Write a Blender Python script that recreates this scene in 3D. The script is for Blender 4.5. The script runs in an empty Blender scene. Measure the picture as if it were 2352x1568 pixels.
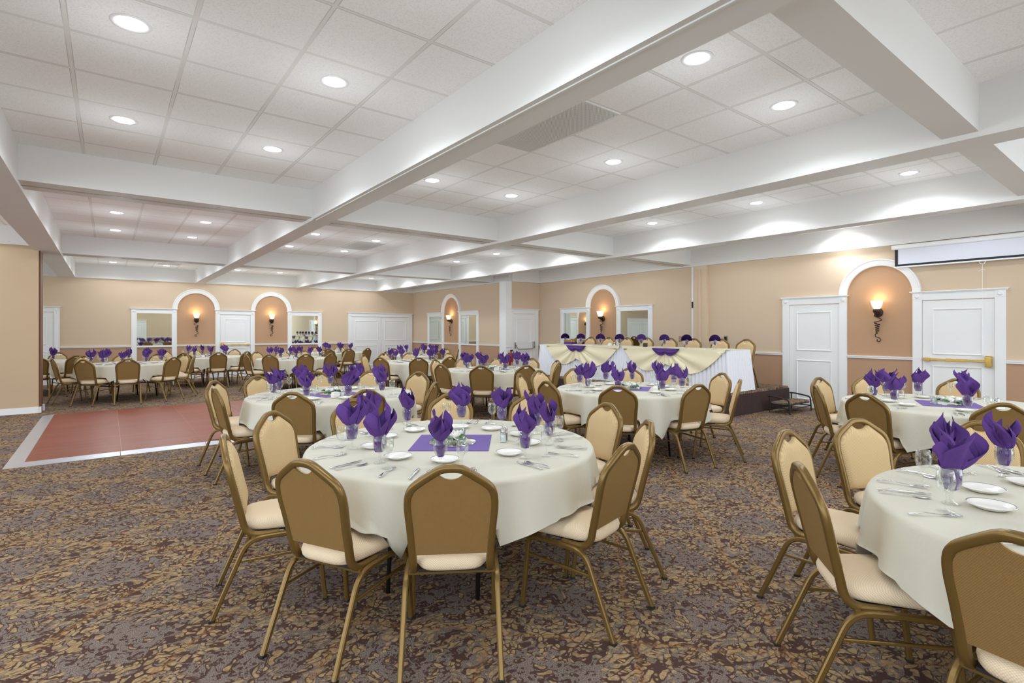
import bpy, bmesh, math, random
from mathutils import Vector, Matrix
PI = math.pi
C = bpy.context.scene.collection
sc = bpy.context.scene
# ------------------------------------------------------------------ camera, world, exposure
F_PX, YH, YAW, EYE = 1210.0, 757.0, math.radians(37.5), 1.5
cam_d = bpy.data.cameras.new('camera')
cam_d.sensor_width = 36.0
cam_d.lens = 36.0 * F_PX / 2352.0
cam_d.shift_y = -(YH - 784.0) / 2352.0 * -1.0
cam_d.clip_end = 100
cam = bpy.data.objects.new('camera', cam_d)
C.objects.link(cam)
cam.location = (0, 0, EYE)
cam.rotation_euler = (PI / 2, 0, -YAW)
sc.camera = cam
w = bpy.data.worlds.new('world'); sc.world = w
w.use_nodes = True
w.node_tree.nodes['Background'].inputs[0].default_value = (0.83, 0.93, 1.0, 1)
w.node_tree.nodes['Background'].inputs[1].default_value = 3.3
sc.view_settings.view_transform = 'Standard'
sc.view_settings.look = 'None'
sc.view_settings.gamma = 1
sc.view_settings.use_curve_mapping = False
sc.view_settings.exposure = 0.0
sc.cycles.max_bounces = 10
sc.cycles.diffuse_bounces = 6
sc.cycles.glossy_bounces = 4
sc.cycles.transparent_max_bounces = 16
SPOT_W, POINT_W = 6.6, 4.8

FW = Vector((math.sin(YAW), math.cos(YAW), 0)); RT = Vector((math.cos(YAW), -math.sin(YAW), 0))
XW, YF, XRF, YA = 10.66, 18.85, 9.55, 12.5          # right wall, far wall, right wall of the rear part, alcove wall
ZC, ZY, ZX, ZT = 3.33, 2.93, 2.97, 2.94
XL, YB = -8.0, -4.0
GX, GY, GS = -0.199, 5.41, 0.6096                    # ceiling grid

# ------------------------------------------------------------------ materials
def lin(c):
    return tuple(((v / 255) / 12.92 if v / 255 <= .04045 else ((v / 255 + .055) / 1.055) ** 2.4) for v in c) + (1,)
MATS = {}
def mat(name, rgb=None, rough=.6, metal=0, spec=.5, emit=None, estr=0, bump=None, var=None, coat=0):
    m = bpy.data.materials.new(name); m.use_nodes = True
    nt = m.node_tree; b = nt.nodes['Principled BSDF']
    b.inputs['Base Color'].default_value = lin(rgb)
    b.inputs['Roughness'].default_value = rough
    b.inputs['Metallic'].default_value = metal
    b.inputs['Specular IOR Level'].default_value = spec
    b.inputs['Coat Weight'].default_value = coat
    if emit:
        b.inputs['Emission Color'].default_value = lin(emit); b.inputs['Emission Strength'].default_value = estr
    tc = nt.nodes.new('ShaderNodeTexCoord')
    if var:                                           # (scale, amount)
        n = nt.nodes.new('ShaderNodeTexNoise'); n.inputs['Scale'].default_value = var[0]; n.inputs['Detail'].default_value = 4
        nt.links.new(tc.outputs['Object'], n.inputs['Vector'])
        mx = nt.nodes.new('ShaderNodeMix'); mx.data_type = 'RGBA'; mx.blend_type = 'MULTIPLY'
        mx.inputs[0].default_value = 1
        mx.inputs[6].default_value = lin(rgb)
        r = nt.nodes.new('ShaderNodeMapRange'); r.inputs['From Min'].default_value = .3; r.inputs['From Max'].default_value = .7
        r.inputs['To Min'].default_value = 1 - var[1]; r.inputs['To Max'].default_value = 1 + var[1] * .3
        nt.links.new(n.outputs['Fac'], r.inputs['Value']); nt.links.new(r.outputs[0], mx.inputs[7])
        nt.links.new(mx.outputs[2], b.inputs['Base Color'])
    if bump:                                          # (scale, distance)
        n2 = nt.nodes.new('ShaderNodeTexNoise'); n2.inputs['Scale'].default_value = bump[0]; n2.inputs['Detail'].default_value = 3
        nt.links.new(tc.outputs['Object'], n2.inputs['Vector'])
        bp = nt.nodes.new('ShaderNodeBump'); bp.inputs['Distance'].default_value = bump[1]; bp.inputs['Strength'].default_value = .5
        nt.links.new(n2.outputs['Fac'], bp.inputs['Height']); nt.links.new(bp.outputs[0], b.inputs['Normal'])
    MATS[name] = m
    return m
def N(nt, t, **kw):
    n = nt.nodes.new(t)
    for k, v in kw.items(): setattr(n, k, v)
    return n
def math_n(nt, op, a, b=None, c=None):
    n = nt.nodes.new('ShaderNodeMath'); n.operation = op
    for i, v in enumerate((a, b, c)):
        if v is None: continue
        if isinstance(v, (int, float)): n.inputs[i].default_value = v
        else: nt.links.new(v, n.inputs[i])
    return n.outputs[0]
def mixc(nt, fac, a, b, mode='MIX'):
    n = nt.nodes.new('ShaderNodeMix'); n.data_type = 'RGBA'; n.blend_type = mode
    for i, v in ((0, fac), (6, a), (7, b)):
        if isinstance(v, (int, float)): n.inputs[i].default_value = v
        elif isinstance(v, tuple): n.inputs[i].default_value = v
        else: nt.links.new(v, n.inputs[i])
    return n.outputs[2]
def smooth(nt, x, lo, hi):
    n = nt.nodes.new('ShaderNodeMapRange'); n.interpolation_type = 'SMOOTHSTEP'
    n.inputs['From Min'].default_value = lo; n.inputs['From Max'].default_value = hi
    nt.links.new(x, n.inputs['Value']); return n.outputs[0]

def ceiling_mat():
    m = mat('ceiling_tile', (226, 224, 220), .9)
    nt = m.node_tree; b = nt.nodes['Principled BSDF']
    g = N(nt, 'ShaderNodeNewGeometry'); s = N(nt, 'ShaderNodeSeparateXYZ'); nt.links.new(g.outputs['Position'], s.inputs[0])
    def d(o, off):                                    # distance to the nearest grid line, metres
        v = math_n(nt, 'SUBTRACT', o, off); v = math_n(nt, 'DIVIDE', v, GS); v = math_n(nt, 'ADD', v, 100.5)
        v = math_n(nt, 'FRACT', v); v = math_n(nt, 'SUBTRACT', v, .5); v = math_n(nt, 'ABSOLUTE', v); return math_n(nt, 'MULTIPLY', v, GS)
    dx, dy = d(s.outputs[0], GX), d(s.outputs[1], GY)
    dm = math_n(nt, 'MINIMUM', dx, dy)
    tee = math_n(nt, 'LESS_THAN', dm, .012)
    e = math_n(nt, 'SUBTRACT', dm, .0135); e = math_n(nt, 'ABSOLUTE', e); edge = math_n(nt, 'LESS_THAN', e, .0022)  # thin shadow lines along both sides of the tees, painted into the colour
    n1 = N(nt, 'ShaderNodeTexNoise'); n1.inputs['Scale'].default_value = 90; n1.inputs['Detail'].default_value = 3
    nt.links.new(g.outputs['Position'], n1.inputs['Vector'])
    n2 = N(nt, 'ShaderNodeTexNoise'); n2.inputs['Scale'].default_value = 1.3; n2.inputs['Detail'].default_value = 3
    nt.links.new(g.outputs['Position'], n2.inputs['Vector'])
    speck = smooth(nt, n1.outputs['Fac'], .38, .5)
    col = mixc(nt, speck, lin((238, 237, 236)), lin((247, 247, 247)))
    col = mixc(nt, math_n(nt, 'MULTIPLY', n2.outputs['Fac'], .25), col, lin((236, 235, 234)))
    col = mixc(nt, tee, col, lin((230, 229, 226)))
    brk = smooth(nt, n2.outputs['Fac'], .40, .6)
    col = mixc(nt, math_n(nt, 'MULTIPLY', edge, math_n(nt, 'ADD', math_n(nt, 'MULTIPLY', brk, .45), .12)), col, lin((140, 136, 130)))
    nt.links.new(col, b.inputs['Base Color'])
    return m
def carpet_mat():
    m = mat('carpet', (120, 100, 84), .95, spec=.1)
    nt = m.node_tree; b = nt.nodes['Principled BSDF']
    g = N(nt, 'ShaderNodeNewGeometry')
    P = g.outputs['Position']
    def mapping(rot, scale):
        mp = N(nt, 'ShaderNodeMapping'); mp.inputs['Rotation'].default_value = (0, 0, rot); mp.inputs['Scale'].default_value = scale
        nt.links.new(P, mp.inputs['Vector']); return mp.outputs[0]
    wn = N(nt, 'ShaderNodeTexNoise'); wn.inputs['Scale'].default_value = 3.2; wn.inputs['Detail'].default_value = 2
    nt.links.new(P, wn.inputs['Vector'])
    def warp(vec, amt):
        a = N(nt, 'ShaderNodeVectorMath', operation='SUBTRACT'); nt.links.new(wn.outputs['Color'], a.inputs[0]); a.inputs[1].default_value = (.5, .5, .5)
        s = N(nt, 'ShaderNodeVectorMath', operation='SCALE'); nt.links.new(a.outputs[0], s.inputs[0]); s.inputs['Scale'].default_value = amt
        q = N(nt, 'ShaderNodeVectorMath', operation='ADD'); nt.links.new(vec, q.inputs[0]); nt.links.new(s.outputs[0], q.inputs[1]); return q.outputs[0]
    def leaves(rot, sc, seed, thr, wamt=9):
        v = N(nt, 'ShaderNodeTexVoronoi'); v.inputs['Scale'].default_value = 1; v.inputs['Randomness'].default_value = .85
        mp = N(nt, 'ShaderNodeMapping'); mp.inputs['Location'].default_value = (seed, seed * 1.7, 0)
        nt.links.new(warp(mapping(rot, sc), wamt), mp.inputs['Vector']); nt.links.new(mp.outputs[0], v.inputs['Vector'])
        return smooth(nt, v.outputs['Distance'], thr + .06, thr - .04)
    sp = N(nt, 'ShaderNodeTexNoise'); sp.inputs['Scale'].default_value = 240; sp.inputs['Detail'].default_value = 1
    nt.links.new(P, sp.inputs['Vector'])
    big = N(nt, 'ShaderNodeTexNoise'); big.inputs['Scale'].default_value = 5; big.inputs['Detail'].default_value = 1; big.inputs['Distortion'].default_value = 2.2
    nt.links.new(P, big.inputs['Vector'])
    w2 = N(nt, 'ShaderNodeTexNoise'); w2.inputs['Scale'].default_value = 17; w2.inputs['Detail'].default_value = 1
    nt.links.new(P, w2.inputs['Vector'])
    def warp2(vec, amt):
        a = N(nt, 'ShaderNodeVectorMath', operation='SUBTRACT'); nt.links.new(w2.outputs['Color'], a.inputs[0]); a.inputs[1].default_value = (.5, .5, .5)
        s = N(nt, 'ShaderNodeVectorMath', operation='SCALE'); nt.links.new(a.outputs[0], s.inputs[0]); s.inputs['Scale'].default_value = amt
        q = N(nt, 'ShaderNodeVectorMath', operation='ADD'); nt.links.new(vec, q.inputs[0]); nt.links.new(s.outputs[0], q.inputs[1]); return q.outputs[0]
    def cells(rot, sc, seed, wamt):
        mp = N(nt, 'ShaderNodeMapping'); mp.inputs['Location'].default_value = (seed, seed * 1.7, 0)
        nt.links.new(warp2(warp(mapping(rot, sc), wamt), 1.5), mp.inputs['Vector'])
        v = N(nt, 'ShaderNodeTexVoronoi'); v.inputs['Scale'].default_value = 1; v.inputs['Randomness'].default_value = .9; nt.links.new(mp.outputs[0], v.inputs['Vector'])
        e = N(nt, 'ShaderNodeTexVoronoi'); e.feature = 'DISTANCE_TO_EDGE'; e.inputs['Scale'].default_value = 1; e.inputs['Randomness'].default_value = .9; nt.links.new(mp.outputs[0], e.inputs['Vector'])
        sx = N(nt, 'ShaderNodeSeparateXYZ'); nt.links.new(v.outputs['Color'], sx.inputs[0])
        return sx.outputs[0], sx.outputs[1], e.outputs['Distance'], v.outputs['Distance']
    dn = N(nt, 'ShaderNodeTexNoise'); dn.inputs['Scale'].default_value = 22; dn.inputs['Detail'].default_value = 1.5; dn.inputs['Distortion'].default_value = 1.8
    nt.links.new(P, dn.inputs['Vector'])
    base = mixc(nt, smooth(nt, sp.outputs['Fac'], .42, .6), lin((100, 87, 82)), lin((148, 134, 124)))
    dark_c = lin((82, 61, 56))
    c1, c2, ed, fd = cells(.5, (17, 27, 1), 3.1, 7)
    d1, d2, ed2, fd2 = cells(-.8, (25, 15, 1), 11.7, -9)
    # scroll ground: grey with dark flecks
    ground = mixc(nt, smooth(nt, dn.outputs['Fac'], .40, .46), dark_c, base)
    # leaf zones: dark ground, tan leaves
    def ldist(vec, off, per=.70):
        d = N(nt, 'ShaderNodeVectorMath', operation='DOT_PRODUCT'); nt.links.new(warp(P, .09), d.inputs[0]); d.inputs[1].default_value = vec
        v = math_n(nt, 'SUBTRACT', d.outputs['Value'], off); v = math_n(nt, 'DIVIDE', v, per); v = math_n(nt, 'ADD', v, 100.5); v = math_n(nt, 'FRACT', v)
        v = math_n(nt, 'SUBTRACT', v, .5); v = math_n(nt, 'ABSOLUTE', v); return math_n(nt, 'MULTIPLY', v, per)
    lat = math_n(nt, 'MINIMUM', ldist((.707, -.707, 0), .25), ldist((.707, .707, 0), .48))
    zone = smooth(nt, math_n(nt, 'ADD', lat, math_n(nt, 'MULTIPLY', math_n(nt, 'SUBTRACT', big.outputs['Fac'], .5), .5)), .165, .125)
    lf1 = math_n(nt, 'MULTIPLY', math_n(nt, 'MULTIPLY', math_n(nt, 'GREATER_THAN', c1, .3), smooth(nt, ed, .05, .14)), smooth(nt, fd, .60, .50))
    lf2 = math_n(nt, 'MULTIPLY', math_n(nt, 'MULTIPLY', math_n(nt, 'GREATER_THAN', d1, .72), smooth(nt, ed2, .10, .18)), smooth(nt, fd2, .52, .42))
    vein = N(nt, 'ShaderNodeTexNoise'); vein.inputs['Scale'].default_value = 40; vein.inputs['Distortion'].default_value = 1
    nt.links.new(P, vein.inputs['Vector'])
    leafc = mixc(nt, smooth(nt, vein.outputs['Fac'], .40, .6), lin((146, 122, 90)), lin((172, 147, 110)))
    zcol = mixc(nt, math_n(nt, 'MULTIPLY', math_n(nt, 'LESS_THAN', c2, .3), .85), dark_c, base)
    lf3 = math_n(nt, 'MULTIPLY', smooth(nt, ed2, .06, .15), smooth(nt, fd2, .56, .46))
    zcol = mixc(nt, math_n(nt, 'MULTIPLY', lf3, math_n(nt, 'LESS_THAN', c1, .3)), zcol, leafc)
    zcol = mixc(nt, lf1, zcol, leafc)
    gcol = mixc(nt, math_n(nt, 'MULTIPLY', math_n(nt, 'GREATER_THAN', d1, .72), smooth(nt, ed2, .02, .06)), ground, dark_c)
    gcol = mixc(nt, lf2, gcol, leafc)
    col = mixc(nt, zone, gcol, zcol)
    # dotted rust lines along the lattice
    st = smooth(nt, lat, .026, .010)
    dn2 = N(nt, 'ShaderNodeTexNoise'); dn2.inputs['Scale'].default_value = 60
    nt.links.new(P, dn2.inputs['Vector'])
    st = math_n(nt, 'MULTIPLY', st, smooth(nt, dn2.outputs['Fac'], .42, .58))
    col = mixc(nt, math_n(nt, 'MULTIPLY', st, .5), col, lin((164, 120, 70)))
    nt.links.new(col, b.inputs['Base Color'])
    bp = N(nt, 'ShaderNodeBump'); bp.inputs['Distance'].default_value = .004; bp.inputs['Strength'].default_value = .5
    nt.links.new(sp.outputs['Fac'], bp.inputs['Height']); nt.links.new(bp.outputs[0], b.inputs['Normal'])
    return m
def fabric_mat(name, c1, c2, scale=95, rough=.85):
    m = mat(name, c1, rough, spec=.25)
    nt = m.node_tree; b = nt.nodes['Principled BSDF']
    tc = N(nt, 'ShaderNodeTexCoord')
    mp = N(nt, 'ShaderNodeMapping'); mp.inputs['Rotation'].default_value = (0, .785, 0)
    nt.links.new(tc.outputs['Object'], mp.inputs['Vector'])
    s = N(nt, 'ShaderNodeSeparateXYZ'); nt.links.new(tc.outputs['Object'], s.inputs[0])
    k = 2 * PI * scale
    a = math_n(nt, 'SINE', math_n(nt, 'MULTIPLY', math_n(nt, 'ADD', s.outputs[0], math_n(nt, 'MULTIPLY', s.outputs[1], .0)), k))
    c = math_n(nt, 'SINE', math_n(nt, 'MULTIPLY', math_n(nt, 'ADD', s.outputs[2], s.outputs[1]), k))
    p = math_n(nt, 'MULTIPLY', a, c)
    f = smooth(nt, p, -.5, .5)
    nt.links.new(mixc(nt, f, lin(c1), lin(c2)), b.inputs['Base Color'])
    bp = N(nt, 'ShaderNodeBump'); bp.inputs['Distance'].default_value = .0015; bp.inputs['Strength'].default_value = .5
    nt.links.new(f, bp.inputs['Height']); nt.links.new(bp.outputs[0], b.inputs['Normal'])
    return m
def glass_mat(name, tint=(251, 252, 251), lo=.03):
    m = bpy.data.materials.new(name); m.use_nodes = True; nt = m.node_tree; nt.nodes.clear()
    out = N(nt, 'ShaderNodeOutputMaterial'); mx = N(nt, 'ShaderNodeMixShader')
    t = N(nt, 'ShaderNodeBsdfTransparent'); t.inputs[0].default_value = lin(tint)
    gl = N(nt, 'ShaderNodeBsdfGlossy'); gl.inputs['Roughness'].default_value = .03; gl.inputs[0].default_value = (.95, .97, .97, 1)
    lw = N(nt, 'ShaderNodeLayerWeight'); lw.inputs['Blend'].default_value = .35
    f = math_n(nt, 'MULTIPLY', lw.outputs['Facing'], .45); f = math_n(nt, 'ADD', f, lo)
    nt.links.new(f, mx.inputs[0]); nt.links.new(t.outputs[0], mx.inputs[1]); nt.links.new(gl.outputs[0], mx.inputs[2]); nt.links.new(mx.outputs[0], out.inputs[0])
    return m
def wood_floor_mat():
    m = mat('dance_parquet', (138, 74, 58), .36, spec=.3)
    nt = m.node_tree; b = nt.nodes['Principled BSDF']
    g = N(nt, 'ShaderNodeNewGeometry')
    mp = N(nt, 'ShaderNodeMapping'); mp.inputs['Scale'].default_value = (1.5, 26, 1)
    nt.links.new(g.outputs['Position'], mp.inputs['Vector'])
    n = N(nt, 'ShaderNodeTexNoise'); n.inputs['Scale'].default_value = 1.5; n.inputs['Detail'].default_value = 5
    nt.links.new(mp.outputs[0], n.inputs['Vector'])
    br = N(nt, 'ShaderNodeTexBrick'); br.inputs['Scale'].default_value = 1; br.offset = .5
    br.inputs['Brick Width'].default_value = .9; br.inputs['Row Height'].default_value = .075; br.inputs['Mortar Size'].default_value = .0012
    br.inputs['Color1'].default_value = lin((126, 60, 44)); br.inputs['Color2'].default_value = lin((144, 74, 56)); br.inputs['Mortar'].default_value = lin((100, 52, 42))
    nt.links.new(g.outputs['Position'], br.inputs['Vector'])
    nt.links.new(mixc(nt, smooth(nt, n.outputs['Fac'], .35, .65), br.outputs['Color'], mixc(nt, .5, br.outputs['Color'], lin((146, 86, 70)))), b.inputs['Base Color'])
    bp = N(nt, 'ShaderNodeBump'); bp.inputs['Distance'].default_value = .002; bp.inputs['Strength'].default_value = .35
    nt.links.new(n.outputs['Fac'], bp.inputs['Height']); nt.links.new(bp.outputs[0], b.inputs['Normal'])
    return m
def grille_mat():
    m = mat('vent_grille', (186, 184, 180), .6)
    nt = m.node_tree; b = nt.nodes['Principled BSDF']
    g = N(nt, 'ShaderNodeNewGeometry'); s = N(nt, 'ShaderNodeSeparateXYZ'); nt.links.new(g.outputs['Position'], s.inputs[0])
    a = math_n(nt, 'SINE', math_n(nt, 'MULTIPLY', s.outputs[0], 2 * PI / .016)); c = math_n(nt, 'SINE', math_n(nt, 'MULTIPLY', s.outputs[1], 2 * PI / .016))
    nt.links.new(mixc(nt, smooth(nt, math_n(nt, 'MULTIPLY', a, c), .1, .5), lin((222, 221, 219)), lin((150, 148, 145))), b.inputs['Base Color'])
    return m
M = dict(
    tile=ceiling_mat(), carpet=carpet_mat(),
    beam=mat('beam_white', (222, 221, 219), .7, bump=(6, .002)),
    wall=mat('wall_tan', (212, 190, 164), .8, bump=(250, .0004)),
    wall_low=mat('wall_brown', (182, 146, 118), .8, bump=(250, .0004)),
    niche=mat('niche_brown', (188, 150, 118), .8),
    white=mat('trim_white', (236, 237, 238), .4),
    frame=mat('chair_bronze', (124, 98, 52), .32, metal=.55, spec=.6),
    seat=fabric_mat('seat_fabric', (236, 216, 188), (220, 198, 166)),
    pad=fabric_mat('backrest_fabric', (216, 190, 148), (198, 170, 126)),
    padback=fabric_mat('backrest_rear_fabric', (144, 114, 68), (130, 100, 56), 150),
    rubber=mat('rubber_black', (26, 24, 22), .6),
    cloth=mat('ivory_cloth', (206, 203, 189), .85, spec=.2, bump=(60, .0015)),
    cloth_w=mat('white_skirt', (232, 234, 242), .8, spec=.2),
    cream=mat('cream_satin', (238, 228, 196), .5, spec=.4),
    purple=mat('purple_linen', (92, 60, 130), .8, spec=.2, bump=(350, .0008), var=(8, .12)),
    runner=mat('purple_runner', (108, 84, 156), .75),
    darksteel=mat('dark_steel', (44, 40, 38), .45, metal=.6),
    ply=mat('plywood', (140, 104, 70), .6, var=(3, .15)),
    china=mat('china_white', (242, 240, 234), .15, spec=.6),
    band=mat('china_dark_band', (96, 100, 104), .3),
    steel=mat('cutlery_steel', (200, 200, 206), .16, metal=1.0),
    chrome=mat('chrome', (190, 190, 192), .18, metal=1.0),
    glass=glass_mat('clear_glass'), frost=glass_mat('candle_glass', (240, 244, 245), .12),
    salt=mat('salt', (240, 240, 238), .8),
    pepper=mat('pepper', (70, 60, 52), .9),
    rose=mat('white_rose', (246, 244, 240), .8),
    leaf=mat('leaf_green', (46, 104, 46), .6, var=(20, .3)),
    mirror=mat('mirror_glass', (214, 220, 212), .02, metal=1.0),
    brass=mat('brass', (206, 170, 92), .2, metal=1.0),
    iron=mat('bronze_iron', (66, 50, 40), .5, metal=.5),
    shade=mat('sconce_glass', (255, 236, 196), .4, emit=(255, 222, 160), estr=2.6),
    lens=mat('lamp_lens', (255, 255, 255), .4, emit=(255, 253, 250), estr=14.0),
    wood=wood_floor_mat(),
    alu=mat('aluminium', (206, 208, 216), .38, metal=.75),
    seam=mat('seam_pale', (176, 140, 126), .4),
    brown_skirt=mat('brown_skirt', (56, 36, 34), .7),
    grille=grille_mat(),
    screen=mat('screen_white', (226, 228, 240), .7),
    black=mat('black_border', (22, 24, 32), .6),
    red=mat('extinguisher_red', (150, 30, 26), .35),
    track=mat('partition_track', (150, 146, 140), .5),
    woodend=mat('partition_edge', (110, 74, 48), .6),
    candle=mat('paper_white', (240, 240, 242), .6),
    plate_alm=mat('almond_plate', (150, 136, 118), .5),
)

# ------------------------------------------------------------------ mesh helpers
def new(): return bmesh.new()
def obj(name, bm, m, parent=None, smooth_=False, loc=None, autosmooth=None):
    me = bpy.data.meshes.new(name)
    bmesh.ops.recalc_face_normals(bm, faces=bm.faces[:])
    bm.to_mesh(me); bm.free()
    for q in (m if isinstance(m, (list, tuple)) else [m]): me.materials.append(q)
    if smooth_:
        for p in me.polygons: p.use_smooth = True
        if autosmooth: me.set_sharp_from_angle(angle=math.radians(autosmooth))
    o = bpy.data.objects.new(name, me); C.objects.link(o)
    if parent: o.parent = parent
    if loc: o.location = loc
    return o
def box(bm, x0, y0, z0, x1, y1, z1, mi=0, bev=0):
    if x0 > x1: x0, x1 = x1, x0
    if y0 > y1: y0, y1 = y1, y0
    if z0 > z1: z0, z1 = z1, z0
    b2 = bmesh.new()
    bmesh.ops.create_cube(b2, size=1, matrix=Matrix.Translation(((x0 + x1) / 2, (y0 + y1) / 2, (z0 + z1) / 2)) @ Matrix.Diagonal((x1 - x0, y1 - y0, z1 - z0, 1)))
    if bev: bmesh.ops.bevel(b2, geom=b2.edges[:] , offset=bev, segments=2, affect='EDGES', profile=.5)
    for f in b2.faces: f.material_index = mi
    join(bm, b2)
def join(bm, b2, mtx=None):
    vm = {}
    for v in b2.verts: vm[v.index if False else v] = bm.verts.new(mtx @ v.co if mtx else v.co)
    for f in b2.faces:
        try:
            nf = bm.faces.new([vm[v] for v in f.verts]); nf.material_index = f.material_index
        except ValueError: pass
    b2.free()
def loft(bm, rings, cap0=True, cap1=True, mi=0, closed=True):
    vs = [[bm.verts.new(p) for p in r] for r in rings]
    n = len(rings[0])
    for a, b in zip(vs[:-1], vs[1:]):
        for i in range(n if closed else n - 1):
            j = (i + 1) % n
            try: bm.faces.new([a[i], a[j], b[j], b[i]]).material_index = mi
            except ValueError: pass
    if cap0: bm.faces.new(vs[0][::-1]).material_index = mi
    if cap1: bm.faces.new(vs[-1]).material_index = mi
    return vs
def lathe(bm, prof, seg=24, cx=0, cy=0, cz=0, mi=None):
    rings = []
    for k, (r, z) in enumerate(prof):
        rings.append([(cx + max(r, 1e-4) * math.cos(2 * PI * i / seg), cy + max(r, 1e-4) * math.sin(2 * PI * i / seg), cz + z) for i in range(seg)])
    vs = [[bm.verts.new(p) for p in r] for r in rings]
    for k in range(len(vs) - 1):
        for i in range(seg):
            j = (i + 1) % seg
            f = bm.faces.new([vs[k][i], vs[k][j], vs[k + 1][j], vs[k + 1][i]])
            if mi: f.material_index = mi[k]
def rrect(w, h, r, n=3):
    pts = []
    for cx, cy, a0 in ((w / 2 - r, h / 2 - r, 0), (-w / 2 + r, h / 2 - r, PI / 2), (-w / 2 + r, -h / 2 + r, PI), (w / 2 - r, -h / 2 + r, 1.5 * PI)):
        for k in range(n + 1):
            a = a0 + PI / 2 * k / n
            pts.append((cx + r * math.cos(a), cy + r * math.sin(a)))
    return pts
def circ(r, n=8): return [(r * math.cos(2 * PI * k / n), r * math.sin(2 * PI * k / n)) for k in range(n)]
def sweep(bm, path, prof, hint, cap=True, scale=None, mi=0):
    rings = []; P = [Vector(p) for p in path]; h = Vector(hint).normalized()
    for i, p in enumerate(P):
        t = (P[min(i + 1, len(P) - 1)] - P[max(i - 1, 0)]).normalized()
        s = h.cross(t)
        if s.length < 1e-5: s = Vector((1, 0, 0))
        s.normalize(); n = t.cross(s).normalized()
        k = scale[i] if scale else 1
        rings.append([tuple(p + s * (a * k) + n * (b * k)) for a, b in prof])
    loft(bm, rings, cap, cap, mi)
def arcpts(pts, r=.03, n=4):
    """round the corners of a polyline"""
    P = [Vector(p) for p in pts]; out = [P[0]]
    for a, b, c in zip(P[:-2], P[1:-1], P[2:]):
        u = (a - b); v = (c - b); k = min(r, u.length * .49, v.length * .49); u.normalize(); v.normalize()
        p0, p1 = b + u * k, b + v * k
        for i in range(n + 1):
            t = i / n
            out.append(p0 * (1 - t) ** 2 + b * 2 * t * (1 - t) + p1 * t * t)
    out.append(P[-1]); return out
def spline(pts, n=6):
    P = [Vector(p) for p in pts]; out = []
    for i in range(len(P) - 1):
        p0, p1, p2, p3 = P[max(i - 1, 0)], P[i], P[i + 1], P[min(i + 2, len(P) - 1)]
        for k in range(n):
            t = k / n
            out.append(.5 * ((2 * p1) + (p2 - p0) * t + (2 * p0 - 5 * p1 + 4 * p2 - p3) * t * t + (3 * p1 - p0 - 3 * p2 + p3) * t ** 3))
    out.append(P[-1]); return out
def tag(o, label, cat, group=None, kind=None):
    o['label'] = label; o['category'] = cat
    if group: o['group'] = group
    if kind: o['kind'] = kind
    return o
def thing(name, label, cat, loc=(0, 0, 0), rz=0, group=None, kind=None):
    o = bpy.data.objects.new(name, None); o.empty_display_size = .1
    C.objects.link(o); o.location = loc; o.rotation_euler = (0, 0, rz)
    return tag(o, label, cat, group, kind)
KIDS = {}
def kids(o):
    if o.name not in KIDS: KIDS[o.name] = [c for c in bpy.data.objects if c.parent == o]
    return KIDS[o.name]
def copy_tree(o, parent=None):
    c = o.copy(); C.objects.link(c)
    if parent: c.parent = parent
    for ch in kids(o): copy_tree(ch, c)
    return c
def place(proto, used, loc, rz, label, group=None):
    """first call moves the built one itself, later calls copy it with its parts"""
    if proto.name in used: o = copy_tree(proto)
    else: used.add(proto.name); kids(proto); [kids(k) for k in kids(proto)]; o = proto
    o.location = loc; o.rotation_euler = (0, 0, rz); o['label'] = label
    if group: o['group'] = group
    return o
USED = set()

# ------------------------------------------------------------------ floor, ceiling, beams
bm = new(); box(bm, XL, YB, -.1, XW, YF, 0); tag(obj('floor', bm, M['carpet']), 'brown, grey and tan leaf-patterned carpet over the whole hall', 'carpet', kind='structure')
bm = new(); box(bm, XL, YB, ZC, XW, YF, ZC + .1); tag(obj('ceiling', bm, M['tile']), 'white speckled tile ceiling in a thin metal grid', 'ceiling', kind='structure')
TR = [0]
def struct(name, bm, m, label, cat, parent=None, **kw):
    o = obj(name, bm, m, parent, **kw)
    if parent is None: tag(o, label, cat, kind='structure')
    return o
for (x0, x1, lab) in ((-1.06, -.70, 'long white ceiling beam running above the left wall end'),
                      (2.12, 2.37, 'long white ceiling beam running from top centre towards the far wall'),
                      (5.12, 5.42, 'long white ceiling beam right of the large grey vent panel'),
                      (7.95, 8.20, 'long white ceiling beam next to the stage wall')):
    bm = new(); box(bm, x0, YB, ZY, x1, YF - .08, ZC)
    if x0 == 2.12:
        box(bm, x0 - .012, YB, ZY + .0, x0, 7.0, ZY + .016); box(bm, x0 + .03, YB, ZY - .008, x0 + .045, 7.0, ZY)
    struct('ceiling_beam', bm, M['beam'], lab, 'beam')
for (y0, y1, lab) in ((.99, 1.21, 'white cross beam crossing the ceiling at the upper right'),
                      (7.07, 7.49, 'white cross beam with partition track over the dance floor'),
                      (13.30, 13.72, 'farthest white cross beam, before the far wall')):
    bm = new(); box(bm, XL, y0, ZX, XW - .08, y1, ZC)
    if y0 > 2:
        box(bm, XL, y0 - .03, ZX + .0, XW - .08, y0, ZX + .045)
        box(bm, XL, (y0 + y1) / 2 - .012, ZX - .004, XW - .08, (y0 + y1) / 2 + .012, ZX, mi=1)
    struct('ceiling_beam', bm, [M['beam'], M['track']], lab, 'beam')
for nm, b_, lab in (('right', (XW - .08, YB, ZT, XW, YA, ZC), 'white fascia band above the stage wall'),
                    ('far', (XL, YF - .08, ZT, XRF, YF, ZC), 'white fascia band above the far wall'),
                    ('rear_right', (XRF - .08, YA, ZT, XRF, YF, ZC), 'white fascia band above the right wall of the rear part'),
                    ('alcove', (XRF, YA - .08, ZT, XW, YA, ZC), 'short white fascia above the exit door recess')):
    bm = new(); box(bm, *b_); struct('fascia', bm, M['beam'], lab, 'fascia')
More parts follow.
